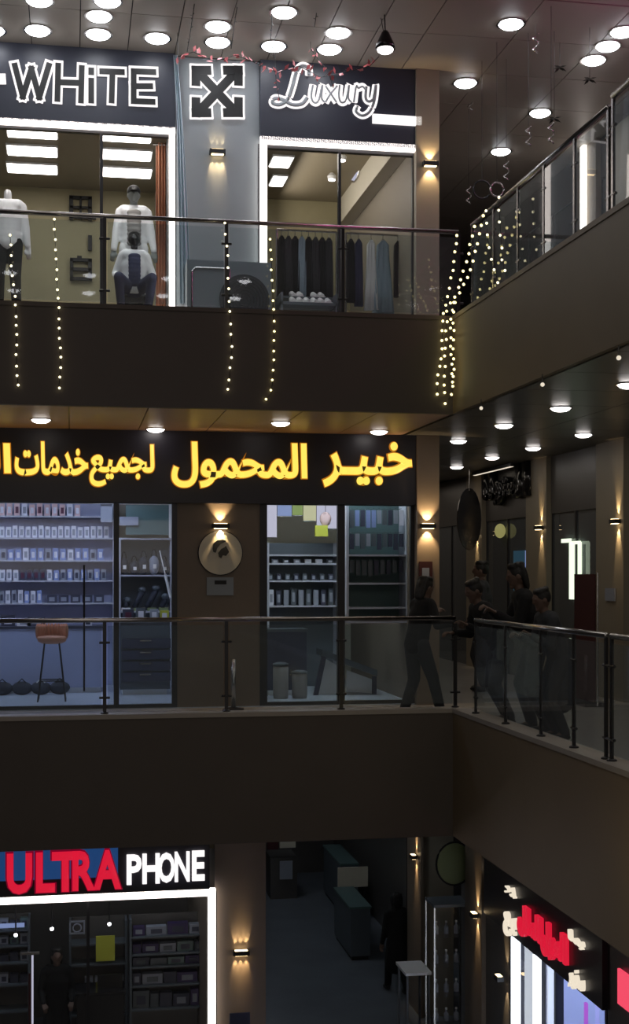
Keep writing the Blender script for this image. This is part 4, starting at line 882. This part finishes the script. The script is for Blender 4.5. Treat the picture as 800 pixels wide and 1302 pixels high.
for i in range(6):
    px=350+i*14; item(XY(px,20.7),zw[1]+.001,.10,.06,20.7,['box_grey','shelf_dark','box_grey','box_white','box_white','shelf_dark'][i],'%s flat item from the left on the upper double board'%ORD[i],'box','items on the upper board','box','box_white',.08)
for i in range(8):
    px=344+i*11; item(XY(px,20.7),zw[2]+.001,.07,.10,20.7,['shelf_dark','box_dark'][i%2],'%s dark item from the left on the middle board'%ORD[i],'box','items on the middle board','box','box_grey',.08)
# right panel: hanging accessories
sx_,zx=shelf_unit(441,519,[705,741,772,790],18.4,.45,'teal_panel','shelf_pale','teal shelving with hanging accessories right of the window mullion',zf=ZY(480,792,18.4),top=641)
for r,(y0,y1,nn) in enumerate(((646,672,10),(676,700,10),(710,734,9))):
    for i in range(nn):
        px=447+i*(70/nn); h=(y1-y0)/93*(.75+.25*random.random()); z1=ZY(px,y0,18.5); x=XY(px,18.5)
        o=empty('hanging_packet',(x,18.5,z1-h),'%s hanging accessory packet from the left, %s row right of the mullion'%(ORD[i],('upper','middle','lower')[r]),'packet','hanging accessory packets')
        B('packet_body',random.choice(['box_grey','box_dark','shelf_dark','box_blue','box_grey','box_white']) if r==0 else random.choice(['box_dark','shelf_dark','box_grey','box_dark']),x-.03,x+.03,18.47,18.50,z1-h,z1-.03,o); MB().tube([(x,18.48,z1-.01),(x,18.83,z1-.01)],.004,5).build('hook','steel',o)
# dark monitor counter, white desk with dark crossing legs, bollards
c3,z3=counter(337,392,800,19.4,.5,'box_dark','shelf_dark','dark display counter low behind the middle right window')
tb=empty('desk',(XY(438,19.5),19.5,zf1),'white fronted desk with dark slanting legs in the middle right shop','desk')
def quad(name,m,pts,Y,d,parent): return MB().prism([(Pt(a,b,Y=Y).x,Pt(a,b,Y=Y).z) for a,b in pts],lambda a,c,dd:(a,dd,c),Y,Y+d).build(name,m,parent)
quad('front_panel','white',[(404,888),(415,838),(432,848),(432,888)],19.5,.03,tb); quad('front_panel','white',[(441,852),(474,864),(474,882),(441,878)],19.5,.03,tb)
quad('leg','box_dark',[(398,888),(404,888),(416,832),(410,832)],19.4,.05,tb); quad('leg','box_dark',[(474,888),(479,888),(479,860),(474,860)],19.4,.05,tb); quad('desk_top','shelf_dark',[(410,826),(480,852),(480,860),(410,834)],19.3,.5,tb)
for i,(px,y0) in enumerate(((357,842),(381,852))):
    p=Pt(px,y0,Y=19.0); o=empty('floor_bin',(p.x,19.0,zf1),('taller','shorter')[i]+' grey cylinder bin below the dark display counter','bin','cylinder bins'); MB().lathe((p.x,19.0,zf1),[(.10,0),(.11,.05),(.11,p.z-.06)],20).build('bin_body','stone',o,smooth=True); MB().lathe((p.x,19.0,p.z-.05),[(.115,0),(.115,.03),(.06,.05)],20).build('lid','shelf_dark',o,smooth=True)
# ================================================ round sign and plates on the brown wall
p=Pt(280,703,Y=SH); rs2=empty('round_sign',(p.x,SH,p.z-.29),'round beige wall sign with dark split emblem below the wall lamp','sign')
n=40; MB().prism([(p.x+.29*math.cos(2*math.pi*i/n),p.z+.29*math.sin(2*math.pi*i/n)) for i in range(n)],lambda a,c,d:(a,d,c),SH-.002,SH-.035).build('sign_disc','cream',rs2)
MB().tube([(p.x+.29*math.cos(2*math.pi*i/n),SH-.02,p.z+.29*math.sin(2*math.pi*i/n)) for i in range(n+1)],.014,6).build('rim','dark_steel',rs2)
def blob(pts,name,m,Y): return MB().prism([(Pt(a,b,Y=SH).x,Pt(a,b,Y=SH).z) for a,b in pts],lambda a,c,d:(a,d,c),Y,Y-.008).build(name,m,rs2)
blob([(270,698),(271,691),(276,687),(283,686),(288,688),(280,692),(276,697),(274,703),(271,702)],'emblem_part','black',SH-.036)
blob([(277,703),(281,698),(285,696),(287,694),(291,702),(287,707),(283,706),(281,710),(278,708)],'emblem_part','black',SH-.036)
pl=empty('wall_plate',Pt(280,756,Y=SH),'square grey plate with dark mark under the round wall sign','plate'); pbox('plate_face','grey_wall',263,297,734,757,SH-.02,.018,pl); pbox('dark_mark','black',273,288,738,743,SH-.026,.006,pl)
pf2=empty('framed_notice',Pt(541,742,Y=SH-.15),'small dark red framed notice on the pillar behind the leaning person','notice'); pbox('notice_face','maroon',533,550,714,742,SH-.17,.018,pf2); pbox('paper','box_grey',537,546,722,738,SH-.175,.005,pf2)
# post heads on brown wall front: red pole and bright reflection stand
for px,m,l in ((297,'stone','slim grey standing post by the brown wall behind the balustrade'),):
    p=Pt(px,838,Y=17.6); o=empty('queue_post',(p.x,17.6,F1),l,'post'); MB().tube([(p.x,17.6,F1+.02),(p.x,17.6,p.z)],.03,10).build('pole','steel',o,smooth=True); MB().lathe((p.x,17.6,F1),[(.14,0),(.14,.02),(.05,.04)],18).build('base','dark_steel',o)
# ================================================ right middle gallery
dd=XR-.02
p=Pt(745,730,X=6.9); b=empty('standing_banner',(6.9,p.y,F1),'tall dark red standing banner by the right shop front','banner')
B('banner_sheet','maroon',6.88,6.9,Pt(732,0,X=6.9).y,Pt(758,0,X=6.9).y,F1+.06,p.z,b); MB().tube([(6.9,Pt(760,0,X=6.9).y,F1+.02),(6.9,Pt(760,0,X=6.9).y,p.z+.02)],.012,8).build('pole','steel',b); B('base','dark_steel',6.75,7.05,Pt(732,0,X=6.9).y,Pt(758,0,X=6.9).y,F1,F1+.05,b)
lf=empty('led_light',(dd,19.9,1.5),'pale green white reflected door frame made of glowing strips, dark right shop front','light')  # a reflection in the dark shop front, made as glowing strips
def xb(name,m,x0,x1,y0,y1,X,d,parent,**kw): mm=(x0+x1)/2; return B(name,m,X-d,X,Pt(x0,0,X=X).y,Pt(x1,0,X=X).y,Pt(mm,y1,X=X).z,Pt(mm,y0,X=X).z,parent,**kw)
for q in ((726,731,690,762),(737,740,689,730),(716,727,685,690),(727,739,688,692)): xb('led_strip','e_greenrefl',*q,dd,.03,lf)
sp2=empty('switch_plate',(XR-.1,Pt(777,0,X=XR-.1).y,1.2),'small grey square plate on the pilaster at right edge','plate'); xb('plate_face','box_grey',771,783,748,764,XR-.09,.02,sp2)
# shop with the black script: teal lit door and yellow lamp
te=empty('lit_door',(dd,22.4,F1),'dim teal lit door panel beyond the standing group','door'); xb('door_panel','e_teal',655,671,700,790,dd,.03,te); xb('door_edge','e_poster_b',670,671.5,700,735,dd-.01,.03,te)
yl=empty('shop_lamp',Pt(636,685,X=dd),'small yellow lit lamp above the door beyond the standing group','lamp'); q=Pt(636,675,X=dd-.05); MB().ball(q,.09,.16,.13,10,8).build('lamp_globe','e_yellowlamp',yl,smooth=True); MB().tube([q,(dd,q.y,q.z+.05)],.015,6).build('bracket','dark_steel',yl)
# tall dark oval banner at corridor end
p=Pt(597,660,X=6.9); o=empty('oval_banner',Pt(597,700,X=6.9),'tall dark oval hanging banner left of the black script sign','banner'); n=24
MB().prism([(p.x+.22*math.cos(2*math.pi*i/n),p.z+.55*math.sin(2*math.pi*i/n)) for i in range(n)],lambda a,c,d:(a,d,c),p.y,p.y+.04).build('banner_face','black_gloss',o); MB().tube([(p.x,p.y,p.z+.5),(p.x,p.y,B2)],.01,6).build('cord','steel',o)
# ================================================ bottom phone shop
zf0=F0+.012
s5,z5=shelf_unit(165,263,[1190,1212,1228,1252,1282,1320],20.2,.35,'dark_wall','shelf_dark','dark wall shelving with boxes behind the right part of bottom window',zf=zf0,top=1168)
rr=random.Random(4); nn=0
for r,(zi,hh) in enumerate(zip(z5[:5],(.17,.17,.12,.2,.26))):
    x=XY(168,20.3); xe=XY(260,20.3); i=0
    while x<xe-.1 and i<12:
        w=rr.choice([.14,.2,.26,.32]); w=min(w,xe-x); c=rr.choice(['box_dark','box_dark','box_grey','shelf_dark','box_violet','box_grey','teal_panel','box_dark'])
        item(x+w/2,zi+.001,w-.02,hh*rr.uniform(.7,1),20.28,c,'%s carton from the left on the %s board of the bottom shop shelving'%(ORD[i],ORD[r]),'box','cartons in the bottom shop','carton',rr.choice(['box_dark','box_grey','shelf_dark']),.14); x+=w; i+=1
s6,z6=shelf_unit(-150,38,[1186,1206,1228,1256,1290],20.4,.35,'dark_wall','shelf_dark','dark wall shelving behind the left part of the bottom window',zf=zf0,top=1172)
for r,zi in enumerate(z6[:4]):
    for i in range(6): item(XY(-34+i*13,20.5),zi+.001,.12,.15*(.6+.4*rr.random()),20.5,rr.choice(['box_grey','box_dark','teal_panel','box_grey']),'%s small carton from the left on the %s board at bottom left'%(ORD[i],ORD[r]),'box','cartons at bottom left','carton','box_dark',.1)
s7,z7=shelf_unit(88,162,[1200,1226,1262,1290],20.5,.35,'dark_wall','shelf_dark','dark wall shelving in the middle of the bottom window',zf=zf0,top=1172)
yg_=pbox('green_poster','yellow_green',122,146,1190,1222,20.46,.02,label='olive green poster in the middle of the bottom shop shelving',cat='poster')
for i in range(4): item(XY(113+i*13,20.6),z7[2]+.001,.12,.2,20.6,'box_grey','%s grey box from the left under the green poster'%ORD[i],'box','grey boxes under the poster','box','shelf_dark',.1)
em2=empty('wall_symbol',Pt(98,1188,Y=20.3),'small square framed camera-like symbol on the back of bottom shop','sign')
for q in ((88,108,1171,1173),(88,108,1186,1188),(88,90,1171,1188),(106,108,1171,1188)): pbox('frame_bar','box_grey',*q,20.3,.02,em2)
p=Pt(98,1180,Y=20.3); MB().tube([(p.x+.06*math.cos(a*.35),20.3,p.z+.06*math.sin(a*.35)) for a in range(19)],.012,6).build('ring','box_grey',em2)
lt=pbox('light_strip','e_poster_b',-60,31,1176,1181,20.3,.04,label='blue white light strip at the top left inside the bottom shop',cat='light')
for px,py,l in ((66,1181,'left'),(139,1175,'right'),(20,1189,'leftmost')):
    p=Pt(px,py,Y=19.6); o=empty('ceiling_spotlight',p,l+' small spotlight inside the bottom phone shop','light','spotlights in the bottom shop'); MB().ball(p,.025).build('lens','e_down_cool',o,smooth=True); MB().tube([p,(p.x,p.y,-1.9)],.012,6).build('stem','dark_steel',o)
pk=empty('light_strip',(XY(41,18.4),18.4,zf0),'thin pinkish vertical light strip at bottom left window','light'); pbox('tube','e_poster_w',40,42.5,1215,1330,18.4,.02,pk); pbox('backing','maroon',36,40,1238,1330,18.41,.02,pk); pbox('cap','stone',27,50,1211,1214,18.4,.03,pk)
c6,z6_=counter(96,160,1262,19.3,.5,'black','black_gloss','black counter at the bottom of the phone shop window',zf=zf0)
pm=empty('monitor',Pt(140,1262,Y=19.5),'black monitor on the counter of the bottom phone shop','monitor'); pbox('screen','black',124,156,1239,1256,19.5,.03,pm); pbox('stand','black',137,143,1256,1262,19.52,.03,pm)
o=pbox('floor_sign','box_dark',292,318,1288,1340,17.9,.02,label='dark panel at the foot of the lowest pillar',cat='panel')
# ================================================ lowest level corridor
def fl(px,py): return Pt(px,py,Z=F0)
# kiosks
def kiosk(x0,x1,py,h,d,label,m='shelf_dark',mt='teal_panel'):
    a,b_=fl(x0,py),fl(x1,py); o=empty('kiosk',((a.x+b_.x)/2,a.y,F0),label,'kiosk'); B('kiosk_body',m,a.x,b_.x,a.y,a.y+d,F0+.08,F0+h-.04,o); B('plinth','black',a.x+.03,b_.x-.03,a.y+.04,a.y+d-.03,F0,F0+.08,o); B('kiosk_top',mt,a.x-.02,b_.x+.02,a.y-.02,a.y+d+.02,F0+h-.04,F0+h,o); return o
kiosk(446,472,1222,1.0,1.6,'low dark green kiosk left of the walking person')
kiosk(434,456,1165,1.1,2.0,'dark kiosk under the pale board on lowest level')
a=fl(430,1170); wb=empty('info_board',(Pt(448,0,Y=26.8).x,26.8,F0),'pale rectangular board standing on the lowest level floor','board'); B('board_face','cream',XY(430,26.8),XY(468,26.8),26.8,26.85,ZY(448,1128,26.8),ZY(448,1103,26.8),wb)
for px in (434,464): MB().tube([(XY(px,26.8),26.82,F0),(XY(px,26.8),26.82,ZY(448,1128,26.8))],.02,6).build('leg','dark_steel',wb)
fr=empty('far_display',(XY(362,29.5),29.5,F0),'dark far display stand with red and cream boxes on top','display'); B('stand_body','dark_wall',XY(344,29.5),XY(378,29.5),29.5,30.3,F0,ZY(360,1090,29.5),fr)
pbox('red_box','maroon',340,354,1066,1080,29.4,.1,fr); pbox('cream_box','cream',356,376,1066,1078,29.4,.1,fr); pbox('glass_front','box_grey',356,372,1095,1118,29.45,.03,fr)
S('wall_front','dark_wall',B0,6.3,32,32.1,F0,B1); bl=pbox('blue_banner','navy_cloth',500,516,1066,1110,27.5,.03,label='dark blue hanging banner above the walking person',cat='banner')
# round panel hanging on the right pillar
p=Pt(578,1098,Y=18.9); o=empty('round_sign',(p.x,18.9,p.z-.3),'round dark olive panel hanging under the slab, lowest level','panel'); n=28
MB().prism([(p.x+.26*math.cos(2*math.pi*i/n),p.z+.30*math.sin(2*math.pi*i/n)) for i in range(n)],lambda a,c,d:(a,d,c),18.9,18.94).build('panel_face','box_green',o); MB().tube([(p.x+.27*math.cos(2*math.pi*i/n),18.9,p.z+.31*math.sin(2*math.pi*i/n)) for i in range(n+1)],.015,6).build('rim','black',o); MB().tube([(p.x,18.92,p.z+.3),(p.x,18.92,B1)],.01,6).build('cord','black',o)
# glass display case and white table
a=fl(552,1330); gc=empty('glass_cabinet',(XY(575,18.7),18.7,F0),'tall glass display cabinet with shelves beside the white table','cabinet')
X0,X1=XY(552,18.7),XY(598,18.7); zt=ZY(575,1150,18.7)
B('cabinet_base','dark_wall',X0,X1,18.7,19.2,F0,F0+.35,gc); B('cabinet_top','shelf_dark',X0,X1,18.7,19.2,zt-.04,zt,gc)
for x in (X0,X1-.02):
    for y in (18.7,19.18): B('frame_post','steel',x,x+.02,y,y+.02,F0+.35,zt-.04,gc)
for i in range(4): z=F0+.7+i*.42; B('glass_shelf','glass',X0+.02,X1-.02,18.72,19.18,z,z+.01,gc)
B('front_glass','glass',X0+.02,X1-.02,18.7,18.706,F0+.36,zt-.05,gc)
for j in range(4):
    for i in range(3):
        x=X0+.10+i*.15; z=F0+.711+j*.42; oo=empty('bottle',(x,18.95,z),'%s small pale bottle on the %s glass shelf of the cabinet'%(ORD[i],ORD[j]),'bottle','bottles in the glass cabinet'); MB().lathe((x,18.95,z),[(.035,0),(.035,.10),(.012,.13),(.012,.16)],10).build('bottle_body','box_grey',oo,smooth=True); MB().lathe((x,18.95,z+.161),[(.016,0),(.016,.025)],10).build('cap','white',oo)
a=fl(530,1330); tw=empty('side_table',(XY(533,18.9),18.9,F0),'small table with pale top at the foot of the glass cabinet','table')
xa,xb_=XY(516,18.9),XY(549,18.9); zt=ZY(530,1237,18.9); B('table_top','white',xa,xb_,18.9,19.5,zt-.04,zt,tw)
for x in (xa+.02,xb_-.05):
    for y in (18.93,19.44): B('leg','dark_steel',x,x+.03,y,y+.03,F0,zt-.04,tw)
# dim light for the lowest corridor from unseen, assumed ceiling panels
for i,(x,y) in enumerate(((4.0,20.5),(4.0,24.5),(4.0,28.5))): led_panel(x-.3,x+.3,y-.15,y+.15,B1-.02,'e_corr','%s assumed square ceiling panel over the lowest corridor'%ORD[i],'ceiling panels over the lowest corridor')

cu=empty('brown_curtain',(XY(207,SH+.6),SH+.6,F2),'warm brown curtain strip beside the mannequins at the window edge','curtain')
b=MB(); n=14
X0,X1=XY(199,SH+1.6),XY(213,SH+1.6)
for i in range(n):
    x=X0+(X1-X0)*i/(n-1); yy=SH+1.6+.03*math.sin(i*1.7)
    b.v+= [(x,yy,F2+.012),(x,yy,8.0)]
for i in range(n-1): b.f.append((2*i,2*i+2,2*i+3,2*i+1))
cc=b.build('curtain_cloth','tan_leather',cu,fix=False); cc.modifiers.new('t','SOLIDIFY').thickness=.01
MB().tube([(X0-.05,SH+1.6,7.97),(X1+.05,SH+1.6,7.97)],.015,6).build('curtain_rod','steel',cu)

for px,l in ((10,'left'),(120,'middle'),(176,'right')):  # unseen spots added to brighten the mannequins from the front
    x=Pt(px,0,Y=18.25).x; o=empty('fill_spotlight',(x,18.25,7.95),l+' added fill spotlight inside the top of the upper left window','light','added fill spotlights behind the upper left window')
    MB().lathe((x,18.25,7.86),[(.04,0),(.05,.05),(.02,.09),(.02,.16)],12).build('lamp_housing','white',o); MB().lathe((x,18.25,7.85),[(.035,0),(.035,.01)],12).build('lens','e_down',o); spot(o,(x,18.25,7.83),(0,.55,-1.6),42,(1,.95,.9),60,.5,.03)

# assumed coil of yellow lights added past the frame to light the right-hand slab
o=empty('string_light',(Xc-.1,9.3,-.9),'assumed coil of yellow lights added on the right slab face just beyond the frame','light')
MB().tube([(Xc-.06-.05*math.sin(i*.9),9.3+.05*math.cos(i*.9),-.9+i*.03) for i in range(30)],.004,4).build('cord','black',o)
for i in range(0,30,2): MB().ball((Xc-.07-.05*math.sin(i*.9),9.3+.05*math.cos(i*.9),-.9+i*.03),.016,nu=8,nv=6).build('bulb','e_bulb_y',o)
l=bpy.data.lights.new('right_slab_fill','POINT'); l.energy=9; l.color=(1,.78,.2); l.shadow_soft_size=.1; lo=bpy.data.objects.new('right_slab_fill',l); COL.objects.link(lo); lo.parent=o; lo.location=(-.22,0,.4)  # unseen point light added for the yellow glow on the slab
